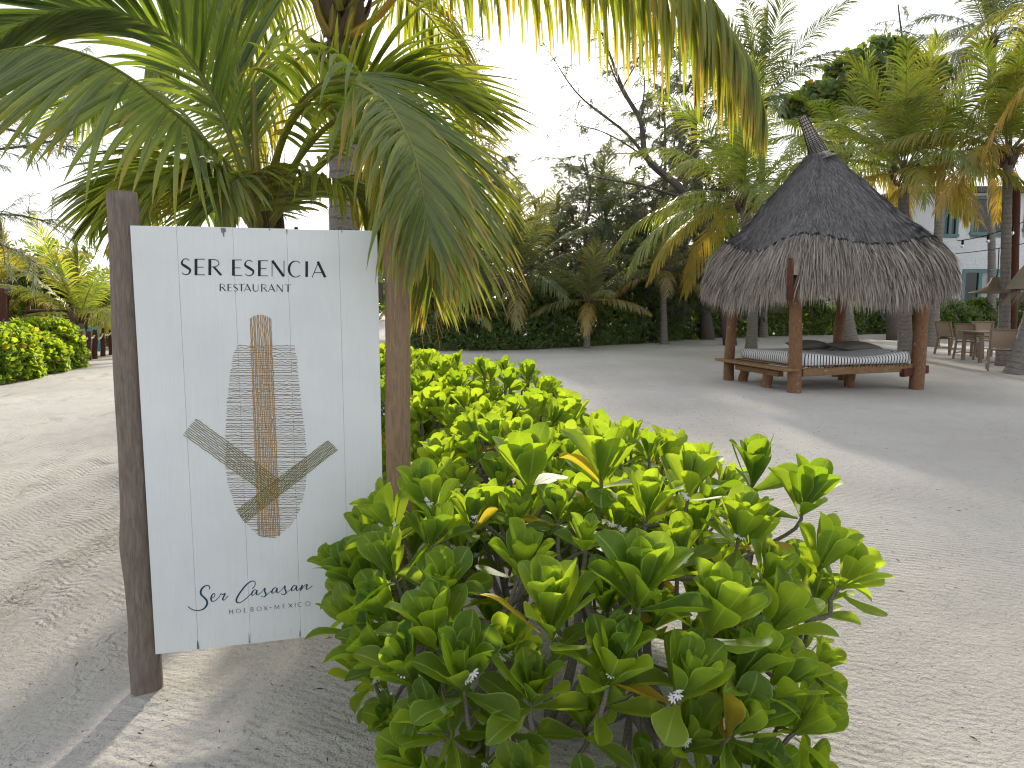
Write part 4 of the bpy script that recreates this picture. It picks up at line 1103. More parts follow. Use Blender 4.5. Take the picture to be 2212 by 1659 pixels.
def window(x0, x1, z0, z1, nv, mat="window_glass", fr=.13):
    w = block("window", x0, x1, z1 - fr, z1, HY - .03, HY + .12, "teal_paint"); 
    block("sill", x0 - .03, x1 + .03, z0, z0 + fr, HY - .07, HY + .14, "teal_paint", w)
    for k in range(nv + 1):
        xc = x0 + fr / 2 + (x1 - x0 - fr) * k / nv; block("frame", xc - fr / 2, xc + fr / 2, z0 + fr, z1 - fr, HY - .028, HY + .11, "teal_paint", w)
    for k in range(nv):
        a = x0 + fr + (x1 - x0 - fr) * k / nv; b = x0 + (x1 - x0 - fr) * (k + 1) / nv; block("pane", a, b, z0 + fr, z1 - fr, HY + .05, HY + .065, mat if not isinstance(mat, list) else mat[k % len(mat)], w)
    return w
for (a, b, c, d) in wins_up: window(hxx(a), hxx(b), hz(d), hz(c) + .02, 2)
dr = window(lx[0], lx[1], .55, zlow1 + .05, 3, ["window_glass", "curtain", "curtain"], .16)
block("shelf_unit", lx[0], lx[1], -.1, .55, HY, HY + .25, "stucco")
# pale paper notice in the door pane (no writing)
block("notice", hxx(2137), hxx(2150), hz(618), hz(600), HY + .02, HY + .03, "petal", dr)
shade = thing("pendant_lamp", "wide woven rattan pendant lamp hanging over the dining tables", "lamp", at(2150, 640, 17.5)); LC = at(2150, 634, 17.5)
th = np.linspace(0, 2 * np.pi, 41); prof = [(.11, .42), (.14, .40), (.18, .30), (.28, .18), (.46, .09), (.72, .03), (.74, .0), (.70, .005), (.44, .07), (.26, .16), (.16, .29), (.12, .385)]
V = np.array([[LC[0] + r_ * .74 * math.cos(a), LC[1] + r_ * .74 * math.sin(a), LC[2] + z_ * .9] for r_, z_ in prof for a in th]); MB().add(V * [1, 1, 1], grid_faces(len(prof), 41), None).build("lamp_shade", M["rattan"], shade)
m_ = MB(); ct = at(2158, 535, 17.5); add_tube(m_, np.array([LC + [0, 0, .37], (LC + ct) / 2 + [.02, 0, 0], ct]), .012, 6); m_.build("cord", M["black_cable"], shade)
def strand(label, a, b, sag, bulbs, y0, y1, nm="string_lights"):
    a, b = at(*a, y0), at(*b, y1); s = thing(nm, label, "string lights" if bulbs else "cable", a); k = np.linspace(0, 1, 30)[:, None]; P = a * (1 - k) + b * k; P[:, 2] -= sag * 4 * (k * (1 - k))[:, 0]
    m_ = MB(); add_tube(m_, P, .011, 5); m_.build("cable", M["black_cable"], s)
    for f in bulbs:
        p = P[int(f * 29)]; m_ = MB(); add_tube(m_, np.array([p, p - [0, 0, .10]]), [.028, .032], 8); so = m_.build("socket", M["black_cable"], s)
        m_ = MB(); add_tube(m_, np.array([p - [0, 0, .10], p - [0, 0, .125], p - [0, 0, .16], p - [0, 0, .19], p - [0, 0, .20]]), [.022, .034, .042, .03, .004], 10); m_.build("bulb", M["bulb_glass"], so)
strand("black string of bare bulbs rising to the right across the white house", (2068, 520), (2260, 455), .12, (.10, .40, .66, .9), 19.0, 17.0)
strand("thin black cable carrying the rattan lamp, below the bulb string", (2060, 548), (2260, 515), .05, (), 20.0, 17.0, "lamp_cable")
P, RR = wood_post(at(2193, 690, 18.5) * [1, 1, 0] - [0, 0, .1], at(2196, 395, 18.5), .10, .09, 77, 20, 10); m_ = MB(); add_tube(m_, P, RR, 10); o = m_.build("timber_post", M["dark_red_post"]); tag(o, "tall red-brown post just behind the slim palm trunk by the house", "post")
# edge of a second thatched roof at the right border
pr = thing("thatched_roof", "pale straw roof edge poking in at the right border", "roof", at(2240, 640, 15.5) * [1, 1, 0]); rc = at(2330, 560, 15.5)
n = 5200; rng = np.random.default_rng(31); a = rng.uniform(2.2, 4.4, n); f = rng.random(n); rr_ = .35 + .80 * f; o = np.stack([np.cos(a), np.sin(a), np.zeros(n)], -1)
p = rc + o * rr_[:, None] + np.stack([0 * f, 0 * f, .55 - .75 * f - .5 * f ** 3], -1); d = norm(o * .8 + np.array([0, 0, -.9]) - np.array([0, 0, .9]) * f[:, None] + rng.normal(0, .1, (n, 3))); L = rng.uniform(.25, .42, n)[:, None]; s = norm(np.cross(d, o)) * .006
V = np.stack([p - s, p + s, p + d * L], 1).reshape(-1, 3); MB().add(V, (np.arange(n) * 3)[:, None] + [[0, 1, 2]], np.tile([[0, 0], [1, 0], [.5, 1]], (n, 1)), np.stack([np.repeat(rng.random(n), 3), np.zeros(3 * n)], -1)).build("thatch_fringe", M["thatch_pale"], pr, smooth=False, kind="stuff")
A_, T_ = np.meshgrid(np.linspace(0, 2 * np.pi, 48), np.linspace(.0, 1.1, 12)); rr_ = .02 + 1.1 * T_
MB().add(np.stack([rc[0] + rr_ * np.cos(A_), rc[1] + rr_ * np.sin(A_), rc[2] + .75 - .75 * T_ - .4 * T_ ** 3], -1).reshape(-1, 3), grid_faces(12, 48), None, (.5, 0)).build("thatch_layer", M["thatch_pale"], pr)
P, RR = wood_post(np.array([rc[0], rc[1], -.1]), rc + [0, 0, .7], .08, .07, 78, 12, 10); m_ = MB(); add_tube(m_, P, RR, 10); m_.build("post", M["dark_red_post"], pr)

# ------------------------------------------------------------------ left side: rope barrier, fence, far roof
rp_px = [(153, 808 - 6, 735), (192, 799, 716), (178 + 37 - 8, 795, 712), (232 - 3 + 1, 789, 708), (250, 783, 707), (262, 778, 708)]
rp_px = [(155, 783, 737), (191, 779, 716), (205, 776, 712), (222, 770, 709), (239, 767, 708), (252, 764, 708)]
PTS = []
for k, (x, yb, yt) in enumerate(rp_px):
    b = gr(x, yb); tp = at(x + (1 if k == 4 else 0), yt, b[1]); PTS.append((b, tp))
    lab = ["rope-barrier post beside the leafy hedge end", "rope-barrier post in front of the young palm's foot", "rope-barrier post just right of the palm's foot", "rope-barrier post in the middle of the open sand", "slim leaning rope-barrier post near the sign", "rope-barrier post half hidden by the sign post"][k]
    P, RR = wood_post(b - [0, 0, .1], tp, .065, .06, 90 + k, 10, 10, wob=.008); m_ = MB(); add_tube(m_, P, RR, 10); o = m_.build("barrier_post", M["dark_red_post"]); tag(o, lab, "post", "rope barrier posts by the road")
for k in range(5):
    a, b = PTS[k][1] - [0, 0, .14], PTS[k + 1][1] - [0, 0, .12]; f = np.linspace(0, 1, 16)[:, None]; P = a * (1 - f) + b * f; P[:, 2] -= .9 * (f * (1 - f))[:, 0] * min(1.0, np.linalg.norm(b - a) * .6)
    m_ = MB(); add_tube(m_, P, .024, 6); o = m_.build("rope", M["rope_fibre"]); tag(o, ["sagging white rope from the hedge end to the palm's foot", "white rope over the palm's foot", "white rope right of the young palm", "white rope over the open sand", "white rope running behind the sign post"][k], "rope", "white barrier ropes")
bc = gr(160, 772) + [0, .6, 0]; ob = thing("beach_chair", "light blue wooden slat chair behind the rope barrier", "chair", bc)
for k in range(5): m_ = MB(); add_bar(m_, bc + [-.3 + k * .15, 0, .12], bc + [-.27 + k * .14, .25, .78], .125, .02, (0, 1, 0), .003); m_.build("back_slat", M["blue_paint"], ob, smooth=False)
for k in range(3): m_ = MB(); add_box(m_, bc + [0, -.12 - .16 * k, .30 + .03 * k], (.62, .14, .022), None, None, .003); m_.build("seat_slat", M["blue_paint"], ob, smooth=False)
for sx in (-1, 1): m_ = MB(); add_bar(m_, bc + [sx * .33, -.5, .0], bc + [sx * .33, .2, .5], .03, .10, (1, 0, 0), .003); m_.build("leg", M["blue_paint"], ob, smooth=False)
def log_fence(label, p0, p1, h, nlog, seed, z0=.1):
    f = thing("log_fence", label, "fence", ((p0 + p1) / 2) * [1, 1, 0]); rg_ = np.random.default_rng(seed)
    for k in range(nlog):
        z = z0 + h * (k + .5) / nlog; P, RR = wood_post(p0 * [1, 1, 0] + [0, 0, z], p1 * [1, 1, 0] + [0, 0, z + rg_.normal(0, .01)], h / nlog * .46, h / nlog * .44, seed + k, 12, 7, wob=.01); m_ = MB(); add_tube(m_, P, RR, 7); m_.build("log", M["fence_log"], f)
    for q in (.02, .5, .98):
        c = p0 * (1 - q) + p1 * q; m_ = MB(); P, RR = wood_post(c * [1, 1, 0] + [0, .12, -.1], c * [1, 1, 0] + [0, .12, h + z0 + .08], .06, .055, seed + 50, 8, 8); add_tube(m_, P, RR, 8); m_.build("post", M["dark_red_post"], f)
log_fence("dark log fence behind the yellow palm fronds on the left", at(60, 750, 20), at(158, 750, 21), 1.15, 10, 120)
log_fence("dark log fence behind the casuarina trunk beside the right sign post", at(890, 700, 24), at(985, 700, 25), 1.9, 14, 150)
fr_ = thing("far_thatched_roof", "dark pointed thatched roof far beyond the rope barrier", "roof", at(225, 720, 60) * [1, 1, 0]); ac = at(222, 640, 60); V = [ac]; 
rr_ = np.linspace(0, 1, 10); A_, T_ = np.meshgrid(np.linspace(0, 2 * np.pi, 33), rr_); MB().add(np.stack([ac[0] + 3.4 * T_ * np.cos(A_), ac[1] + 3.4 * T_ * np.sin(A_), ac[2] - 2.2 * T_ ** .8], -1).reshape(-1, 3), grid_faces(10, 33)).build("thatch_layer", M["far_roof"], fr_)
for k in range(4): m_ = MB(); c = ac + [2.4 * math.cos(.8 + k * 1.57), 2.4 * math.sin(.8 + k * 1.57), 0]; add_bar(m_, c * [1, 1, 0], c * [1, 1, 0] + [0, 0, ac[2] - 1.6], .2, .2); m_.build("post", M["dark_red_post"], fr_)
lpst = thing("entrance_arbour", "red-brown gate post with crossing logs at the left border", "gate", at(6, 700, 17) * [1, 1, 0])
P, RR = wood_post(at(2, 780, 17) * [1, 1, 0] - [0, 0, .1], at(2, 622, 17), .13, .12, 201, 20, 12); m_ = MB(); add_tube(m_, P, RR, 12); m_.build("post", M["dark_red_post"], lpst)
for (a, b) in (((-60, 627), (22, 624)), ((-60, 618), (16, 632))): P, RR = wood_post(at(*a, 17), at(*b, 17), .05, .045, 203, 8, 8); m_ = MB(); add_tube(m_, P, RR, 8); m_.build("cross_log", M["weathered_post"], lpst)
# ------------------------------------------------------------------ background: far mass, hedges, trees, palms
rng = np.random.default_rng(5)
n = 9000; x = rng.uniform(-46, 46, n); y = 46 + rng.uniform(0, 6, n) + .02 * x ** 2 * 0
x0_ = at(250, 600, 46)[0]; keep = (x > x0_ + 4) | (x < at(110, 600, 46)[0]); x, y = x[keep], y[keep]
hh = 3.6 + 2.0 * vnoise(x, x * 0, .35, 12) * 2 + 1.2 * vnoise(x, x * 0, 1.1, 13)
z = hh * rng.random(len(x)) ** .8
P = np.stack([x, y, z], -1); Nm = np.tile([0, -1., .6], (len(x), 1))
fw = leaf_cloud(P, Nm, rng, .50, .45, 5, openness=.9).build("distant_woodland", M["hedge_leaf"], None, smooth=False, kind="stuff"); tag(fw, "hazy far-off green thicket closing the view behind the garden", "woodland", kind="stuff")

hedge("dark clipped hedge closing the sand court, centre", [gr(860, 756), gr(1010, 757), gr(1200, 752), gr(1380, 742)] + np.array([0, .9, 0]), 1.5, 1.55, 5200, .17, 201, stems=60)
hedge("taller dark hedge left of the palapa behind the leaning trunk", [gr(1380, 742), gr(1480, 734), gr(1570, 730), gr(1700, 727)] + np.array([0, 1.0, 0]), 1.6, 2.2, 5600, .18, 202, stems=60)
hedge("low green hedge seen between the palapa posts", [gr(1680, 727), gr(1790, 725), gr(1900, 722), gr(2000, 722)] + np.array([0, 1.0, 0]), 1.4, 1.35, 3600, .18, 203, stems=30)
hedge("trimmed green hedge in front of the white house", [gr(1990, 735), gr(2080, 732), gr(2180, 730), gr(2330, 730)] + np.array([0, .9, 0]), 1.3, 1.35, 3800, .19, 204, stems=30)
hedge("glossy bright green naupaka hedge at the left border of the road", [gr(-260, 850), gr(-120, 840), gr(-20, 815), gr(30, 806), gr(68, 800)] + np.array([0, .75, 0]), 1.5, .92, 2800, .19, 205, mat="naupaka_leaf", wid=.48, K=7, stems=20, op=.8)
hedge("dark shrubs in front of the log fence on the left", [at(30, 700, 21.5) * [1, 1, 0], at(90, 700, 22) * [1, 1, 0], at(150, 700, 22.5) * [1, 1, 0]], 1.8, 2.0, 1800, .18, 206, name="shrub_row", cat="shrub")
hedge("light green shrubs behind the rope barrier by the sign post", [at(196, 700, 23) * [1, 1, 0], at(225, 700, 24) * [1, 1, 0], at(300, 700, 25) * [1, 1, 0]], 1.6, 1.6, 1700, .17, 207, mat="naupaka_leaf", name="shrub_row", cat="shrub")

GN = "coconut palms in the garden"
def crown(px, py, Y): return at(px, py, Y)
def foot(px, Y): p = at(px, 700, Y); return np.array([p[0], p[1], 0])
bg_palm("dark full-crowned coconut palm in the middle behind the hedge", crown(1119, 600, 23.5), foot(1114, 23.5), 3.3, 301, 26, .02, .15, .14, .75, minel=-8, mat="palm_leaf_silhouette", group=GN, tone=.35)
bg_palm("small palm with drooping yellow lower fronds in front of the hedge centre", crown(1272, 650, 23), foot(1268, 23), 2.2, 302, 16, .04, .3, .10, .6, minel=0, mat="palm_leaf_silhouette", leafL=.6, group=GN, tone=.35)
bg_palm("short palm with pale yellow fronds just left of the tall hedge", crown(1432, 585, 25), foot(1436, 25), 2.6, 303, 18, .05, .25, .12, .7, minel=-5, mat="palm_leaf_silhouette", group=GN)
bg_palm("young stemless palm beside the casuarina trunk", crown(1010, 690, 22.5), foot(1010, 22.5), 1.7, 304, 12, .06, .1, .08, 1.0, trunk=True, group=GN, minel=15)
bg_palm("big coconut palm just left of the palapa with a grey speckled trunk", crown(1606, 435, 19.5), gr(1622, 758), 3.7, 305, 28, .02, .22, .15, 1.25, npair=64, group=GN, lean=(.12, 0), tone=.4)
bg_palm("tall dark spiky palm rising above the big palm beside the palapa", crown(1645, 225, 29), foot(1650, 29), 4.4, 306, 20, .0, .0, .15, .9, npair=64, width=.05, mat="palm_leaf_silhouette", group=GN, tone=.05, minel=5)  # low tone: silhouette darkness put into the leaf colour
bg_palm("coconut palm right behind the palapa spire with orange lower fronds", crown(1952, 375, 18.6), gr(1956, 772), 3.3, 307, 26, .05, .35, .17, 1.05, minel=4, npair=62, group=GN)
bg_palm("yellowing palm with slim trunk in front of the house", crown(2178, 335, 17.2), foot(2174, 17.2), 3.0, 308, 26, .10, .4, .13, 1.0, minel=6, npair=62, group=GN, droop=1.2)
bg_palm("tall dark palm in the top right corner", crown(2140, 90, 29), foot(2145, 29), 4.2, 309, 22, .0, .0, .15, 1.1, npair=60, width=.05, mat="palm_leaf_silhouette", group=GN, tone=.0)
bg_palm("palm with flared speckled foot right of the palapa", crown(2035, 345, 24), gr(2014, 748), 2.4, 310, 14, .05, .2, .17, 1.0, minel=12, group=GN)
bg_palm("palm with grey foot seen between the palapa posts", crown(1820, 330, 26), gr(1840, 740), 3.4, 311, 22, .02, .1, .20, 1.2, group=GN, lean=(-.2, 0))
bg_palm("dark leaning palm trunk cut by the right border", crown(2420, 60, 14.5), gr(2196, 808), 3.2, 312, 10, .10, .3, .20, 1.5, group=GN)
bg_palm("young palm with upright bright spear behind the rope barrier", crown(172, 690, 19.5), gr(176, 778), 2.7, 313, 18, .06, .3, .15, .9, npair=50, leafL=.75, group=GN)
bg_palm("yellow palm hanging in from the left border", crown(10, 625, 21), foot(8, 21), 2.6, 314, 18, .22, .5, .13, 1.5, leafL=.8, group=GN)
bg_palm("dim palm between the casuarinas above the centre hedge", crown(1300, 480, 29), foot(1300, 29), 3.2, 315, 20, .0, .1, .13, .7, minel=-5, mat="palm_leaf_silhouette", group=GN, tone=.3)
bg_palm("pale back-row palm right of the dark full-crowned one", crown(1205, 540, 30), foot(1205, 30), 3.0, 316, 18, .04, .15, .13, .7, minel=-5, mat="palm_leaf_silhouette", group=GN)
bg_palm("back-row palm left of the dark full-crowned one", crown(960, 600, 29), foot(960, 29), 3.0, 317, 18, .02, .1, .13, .7, minel=-5, mat="palm_leaf_silhouette", group=GN, tone=.3)
bg_palm("hazy palm above the short yellow one by the tall hedge", crown(1480, 480, 31), foot(1480, 31), 3.4, 318, 20, .0, .1, .14, 1.2, mat="palm_leaf_silhouette", group=GN, tone=.3)

def lm(*p, Y=24): return [at(a, b, Y + (c if c else 0)) for a, b, c in p]
casuarina("thin casuarina with bare slender trunk right of the big palm", foot(1012, 26), at(1000, 40, 26), 401, 2.0, 26, .30, .55, 0.016, trunk_pts=[foot(1018, 26), at(1010, 450, 26), at(1004, 250, 26), at(998, 40, 26)], r0=.10)
casuarina("dark casuarina with leaning trunk beside the right sign post", foot(990, 23), at(935, 330, 23.5), 402, 2.2, 26, .34, .8, 0.019, trunk_pts=[foot(994, 23), at(985, 640, 23), at(962, 480, 23), at(935, 330, 23.5)], r0=.20)
casuarina("bare-limbed casuarina leaning left across the bright sky", foot(1585, 24.5), at(1385, 250, 24), 403, 1.6, 10, .45, .6, 0.016,
          trunk_pts=[foot(1580, 24.5), at(1545, 540, 24.5), at(1482, 420, 24), at(1400, 345, 24), at(1384, 262, 24), at(1345, 190, 24), at(1300, 70, 24)], r0=.16,
          limbs=[(lm((1400, 345, 0), (1350, 285, 0), (1250, 205, .3), (1185, 110, .6)), .07), (lm((1384, 262, 0), (1330, 170, -.3), (1290, 60, -.5)), .05), (lm((1470, 410, 0), (1380, 330, -.4), (1290, 280, -.6), (1210, 270, -.8)), 0.045),
                 (lm((1490, 430, 0), (1380, 400, -.5), (1260, 375, -1), (1190, 330, -1.2)), .05), (lm((1384, 262, 0), (1392, 170, .2), (1372, 90, .4)), 0.035), (lm((1440, 385, 0), (1330, 430, -.8), (1210, 440, -1.3)), .04),
                 (lm((1345, 190, 0), (1390, 100, .3), (1400, 20, .5)), .03), (lm((1482, 420, 0), (1470, 300, .3), (1440, 190, .5), (1450, 90, .6)), 0.045)], wisp=.9, limb_from=.35)
casuarina("dense feathery casuarina standing over the hedge centre", foot(1265, 27), at(1262, 335, 27), 404, 2.0, 40, .12, 1.2, 0.021)
casuarina("dense dark casuarina left of the tall spiky palm", foot(1530, 27.5), at(1500, 70, 27.5), 405, 2.6, 44, .18, 1.2, 0.021, r0=.2)
casuarina("casuarina with dark drooping foliage between the hedge palms", foot(1400, 27), at(1395, 440, 27), 406, 2.0, 34, .15, 1.15, 0.021)
casuarina("wispy casuarina top beyond the broadleaf tree", foot(1945, 33), at(1940, 10, 33), 407, 2.0, 30, .45, .5, 0.019)
casuarina("grey casuarina behind the small hedge palms on the left", foot(1085, 28.5), at(1070, 330, 28.5), 408, 2.2, 34, .18, 1.0, 0.021)
casuarina("casuarina reaching in from the left border above the road", foot(-330, 13.5), at(-260, 60, 13.5), 409, 1.6, 16, .35, .8, 0.010, nl=(.10, .24), r0=.16,
          limbs=[(lm((-250, 300, 0), (-120, 260, 0), (20, 280, 0), (170, 330, 0), Y=13), .05), (lm((-250, 360, 0), (-60, 330, 0), (90, 310, 0), (190, 280, 0), Y=13), .04), (lm((-240, 420, 0), (-100, 460, 0), (40, 465, 0), (132, 490, 0), Y=13), .04),
                 (lm((-240, 250, 0), (-60, 200, 0), (60, 220, 0), (150, 250, 0), Y=13.5), .04), (lm((-240, 160, 0), (-40, 110, 0), (90, 130, 0), (190, 170, 0), Y=13.8), .04), (lm((-260, 520, 0), (-100, 500, 0), (30, 540, 0), (80, 570, 0), Y=14), .04)], limb_from=.3, twig_gap=.13)
casuarina("casuarina filling the gap behind the palapa on the right", foot(1760, 31), at(1755, 300, 31), 410, 2.4, 36, .15, 1.1, 0.021)
casuarina("back-row casuarina behind the dense dark one", foot(1620, 33), at(1610, 260, 33), 411, 2.6, 34, .12, 1.1, 0.022)
casuarina("pale back-row casuarina between the sign post and the thin trunk", foot(905, 30), at(900, 300, 30), 412, 2.6, 34, .12, 1.0, 0.021)
casuarina("tall feathery casuarina behind the leaning bare-limbed one", foot(1440, 30), at(1430, 180, 30), 413, 2.6, 48, .10, 1.2, 0.021)
casuarina("feathery back-row casuarina left of the bright gap", foot(1010, 31), at(1020, 270, 31), 414, 2.8, 46, .10, 1.1, 0.021)
casuarina("low bushy casuarina below the bright gap", foot(1180, 31), at(1180, 440, 31), 415, 2.6, 44, .06, 1.2, 0.021)
casuarina("bushy casuarina between the big palm and the short yellow one", foot(1560, 29), at(1560, 330, 29), 416, 2.6, 46, .06, 1.2, 0.021)
casuarina("low back-row casuarina behind the dim palm", foot(1340, 32), at(1340, 400, 32), 417, 2.8, 46, .06, 1.2, 0.021)
# broadleaf tree right of the spire
bt = thing("broadleaf_tree", "spreading broadleaf tree with bright crown right of the tall spiky palm", "tree", foot(1930, 27.5)); rng = np.random.default_rng(44)
Pp, Nn_ = [], []
for (px, py, rx, rz, yy) in ((1790, 215, 1.0, .5, 27), (1850, 150, .9, .45, 27.4), (1910, 120, .9, .45, 27.6), (1975, 165, 1.1, .5, 27.8), (1900, 205, 1.3, .6, 27.5), (1960, 240, 1.1, .5, 27.7), (1740, 235, .7, .35, 27)):
    c = at(px, py, yy); d = norm(rng.normal(0, 1, (150, 3))); Pp.append(c + d * [rx, rx, rz] * rng.uniform(.6, 1.0, (150, 1)) ** .5); Nn_.append(d)
leaf_cloud(np.concatenate(Pp), np.concatenate(Nn_), rng, .34, .6, 5, openness=1.0).build("crown", M["hedge_leaf"], bt, smooth=False, kind="stuff")
bm_ = MB(); rt = foot(1930, 27.5); add_tube(bm_, catmull([rt - [0, 0, .1], at(1925, 500, 27.5), at(1930, 330, 27.5)], 12), np.linspace(.22, .14, 12), 9); bm_.build("trunk", M["tree_bark"], bt)
bm_ = MB()
for (px, py) in ((1790, 215), (1850, 150), (1910, 125), (1975, 165), (2030, 220), (1740, 235)): add_tube(bm_, catmull([at(1930, 335, 27.5), (at(1930, 300, 27.5) + at(px, py, 27.4)) / 2 + [0, 0, -.2], at(px, py, 27.4)], 8), np.linspace(.10, .02, 8), 6)
bm_.build("branches", M["tree_bark"], bt)
# ------------------------------------------------------------------ the two near palms behind the sign
def near_frond(palm, px, npair, Lmax, width, rng, hero=False, **kw):
    kw.setdefault('agev', .03)
    path = np.array([at(a, b, c) for a, b, c in px])
    rm, lv = frond_mesh(path, npair, Lmax, width, rng, segs=8, sub=hero, **kw)
    f = rm.build("frond", M["palm_leaf"], palm)
    if hero:
        for ln, b in lv: b.build("leaflet", M["palm_leaf"], f)
    else: lv.build("leaflets", M["palm_leaf"], f, kind="stuff")
    return f
rng = np.random.default_rng(71)
YP = 4.85
yc = at(560, 492, YP)
yp = thing("young_coconut_palm", "young coconut palm with broad fronds arching over the sign from behind", "palm", (yc[0], yc[1], 0))
palm_trunk_mesh([[yc[0] + .02, yc[1], -.15], [yc[0], yc[1], .7], [yc[0] - .01, yc[1], 1.3], yc - [0, 0, .15]], .16, .12, n=30).build("trunk", M["palm_trunk"], yp)
for k in range(12):
    az = k * 2.4; z0 = 1.15 + .06 * k; b0 = np.array([yc[0] + .07 * math.cos(az), yc[1] + .07 * math.sin(az), z0]); b1 = b0 + [.16 * math.cos(az), .16 * math.sin(az), .42]
    m_ = MB(); add_tube(m_, catmull([b0, (b0 + b1) / 2 + [.05 * math.cos(az), .05 * math.sin(az), 0], b1], 7), np.interp(np.linspace(0, 1, 7), [0, .5, 1], [.075, .05, .012]), 7); m_.build("leaf_base", M["palm_boot"], yp)
# the arching front frond, the long left frond, the upright left one: every leaflet a piece
near_frond(yp, [(566, 492, 4.8), (596, 340, 4.6), (655, 215, 4.42), (758, 158, 4.2), (838, 222, 4.02), (905, 318, 3.9), (955, 430, 3.82), (985, 540, 3.8)], 66, 1.0, .038, rng, True, age=.0, agev=.02, lift=.16, droop=.75, start=.26, ang=(60, 24), miss=.02, tipage=.5)
near_frond(yp, [(556, 492, 4.8), (500, 372, 4.55), (434, 297, 4.35), (372, 240, 4.18), (280, 168, 3.98), (190, 120, 3.8), (84, 98, 3.65), (-50, 120, 3.5)], 58, 1.15, .044, rng, True, age=.0, agev=.02, lift=.05, droop=.35, start=.16, ang=(52, 20), miss=.02, tipage=.4, bias=((.1, .75, -.15), (-.15, .1, -.75)))
near_frond(yp, [(560, 492, 4.85), (528, 380, 4.8), (462, 210, 4.7), (382, 96, 4.55), (308, 46, 4.45), (220, 18, 4.35), (100, 28, 4.25), (-30, 90, 4.2)], 70, 1.05, .040, rng, False, age=.0, agev=.02, lift=.10, droop=.45, start=.22, ang=(48, 20), roll=-.5, tone=.35, miss=.02)
FR = [([(552, 492, 4.7), (500, 415, 4.55), (430, 380, 4.4), (350, 405, 4.25), (285, 480, 4.15)], 40, .56, dict(age=.06, lift=.1, droop=1.3, start=.2)),
      ([(575, 492, 4.7), (640, 415, 4.6), (715, 395, 4.5), (785, 440, 4.4), (835, 530, 4.3)], 40, .52, dict(age=.08, lift=.1, droop=1.4, start=.2)),
      ([(562, 492, 4.65), (545, 420, 4.45), (520, 385, 4.3), (490, 400, 4.15), (465, 450, 4.05)], 36, .45, dict(age=.06, lift=.1, droop=1.2, start=.2)),
      ([(568, 492, 4.8), (612, 300, 4.4), (710, 180, 3.95), (815, 205, 3.5), (882, 300, 3.15), (912, 410, 2.95), (925, 510, 2.88)], 58, .44, dict(age=.10, lift=.05, droop=1.9, start=.85, tipage=.7, ang=(46, 22))),
      ([(562, 492, 4.9), (532, 300, 4.95), (512, 120, 5.05), (492, -60, 5.15), (455, -210, 5.2)], 44, .75, dict(age=.02, lift=.3, droop=.55, ang=(34, 16), start=.35)),
      ([(550, 492, 4.95), (470, 385, 5.05), (370, 345, 5.1), (290, 372, 5.1), (235, 415, 5.1), (205, 470, 5.1)], 48, .52, dict(age=.06, lift=.1, droop=.9, start=.25)),
      ([(552, 492, 4.9), (480, 420, 5.25), (400, 400, 5.45), (340, 420, 5.6), (300, 470, 5.7)], 40, .55, dict(age=.15, lift=.15, droop=1.0, start=.25)),
      ([(572, 492, 4.8), (640, 350, 4.7), (735, 255, 4.5), (835, 268, 4.3), (893, 380, 4.18), (922, 520, 4.12), (932, 610, 4.1)], 48, .62, dict(age=.13, lift=.05, droop=1.5, start=.34, tipage=.6)),
      ([(574, 492, 4.95), (680, 370, 5.15), (800, 285, 5.3), (900, 300, 5.4), (980, 370, 5.5), (1020, 450, 5.5)], 46, .80, dict(age=.12, lift=.2, droop=1.0, start=.28)),
      ([(572, 492, 4.9), (690, 260, 4.9), (780, 175, 4.85), (860, 165, 4.8), (940, 190, 4.7), (1000, 235, 4.7)], 42, .72, dict(age=.10, lift=.25, droop=.7, start=.30, ang=(50, 18))),
      ([(568, 492, 4.9), (650, 420, 5.2), (740, 400, 5.4), (830, 440, 5.6), (890, 530, 5.7)], 40, .66, dict(age=.22, lift=.1, droop=1.2, start=.25)),
      ([(548, 492, 5.0), (440, 300, 5.3), (340, 200, 5.6), (240, 190, 5.9), (160, 260, 6.1)], 44, .75, dict(age=.05, lift=.2, droop=.9, start=.25)),
      ([(556, 492, 5.0), (520, 440, 5.4), (470, 430, 5.8), (420, 470, 6.1)], 34, .62, dict(age=.12, lift=.1, droop=1.1, start=.2))]
for px, npair, L, kw in FR: near_frond(yp, px, int(npair * (.95 if px[-1][2] < 3 else 1.5)), L * 1.25, .028 if px[-1][2] < 3 else .037, rng, **{**kw, 'droop': kw['droop'] * .5, 'start': kw['start'] * .6, 'age': kw['age'] * .5})
# unopened spear
m_ = MB(); P = np.array([at(566, 492, 4.9), at(552, 330, 4.9), at(546, 130, 4.9)]); add_tube(m_, catmull(P, 12), np.interp(np.linspace(0, 1, 12), [0, .4, .8, 1], [.02, .026, .018, .002]), 6, (.95, .22)); m_.build("spear_leaf", M["palm_leaf"], yp)
# loose fibres hanging from the front frond
m_ = MB()
for k in range(46):
    a = at(rng.uniform(545, 620) if k < 26 else rng.uniform(880, 940), rng.uniform(300, 360) if k < 26 else rng.uniform(560, 620), 4.1 if k < 26 else 4.05); L = rng.uniform(.12, .42); d = rng.normal(0, .08, 3) * [1, 1, 0]
    add_tube(m_, catmull([a, a + d * .4 + [0, 0, -L * .5], a + d + rng.normal(0, .03, 3) + [0, 0, -L]], 6), .0016, 3, (.9, .62), cap=False)
m_.build("hanging_fibres", M["palm_leaf"], yp, kind="stuff")

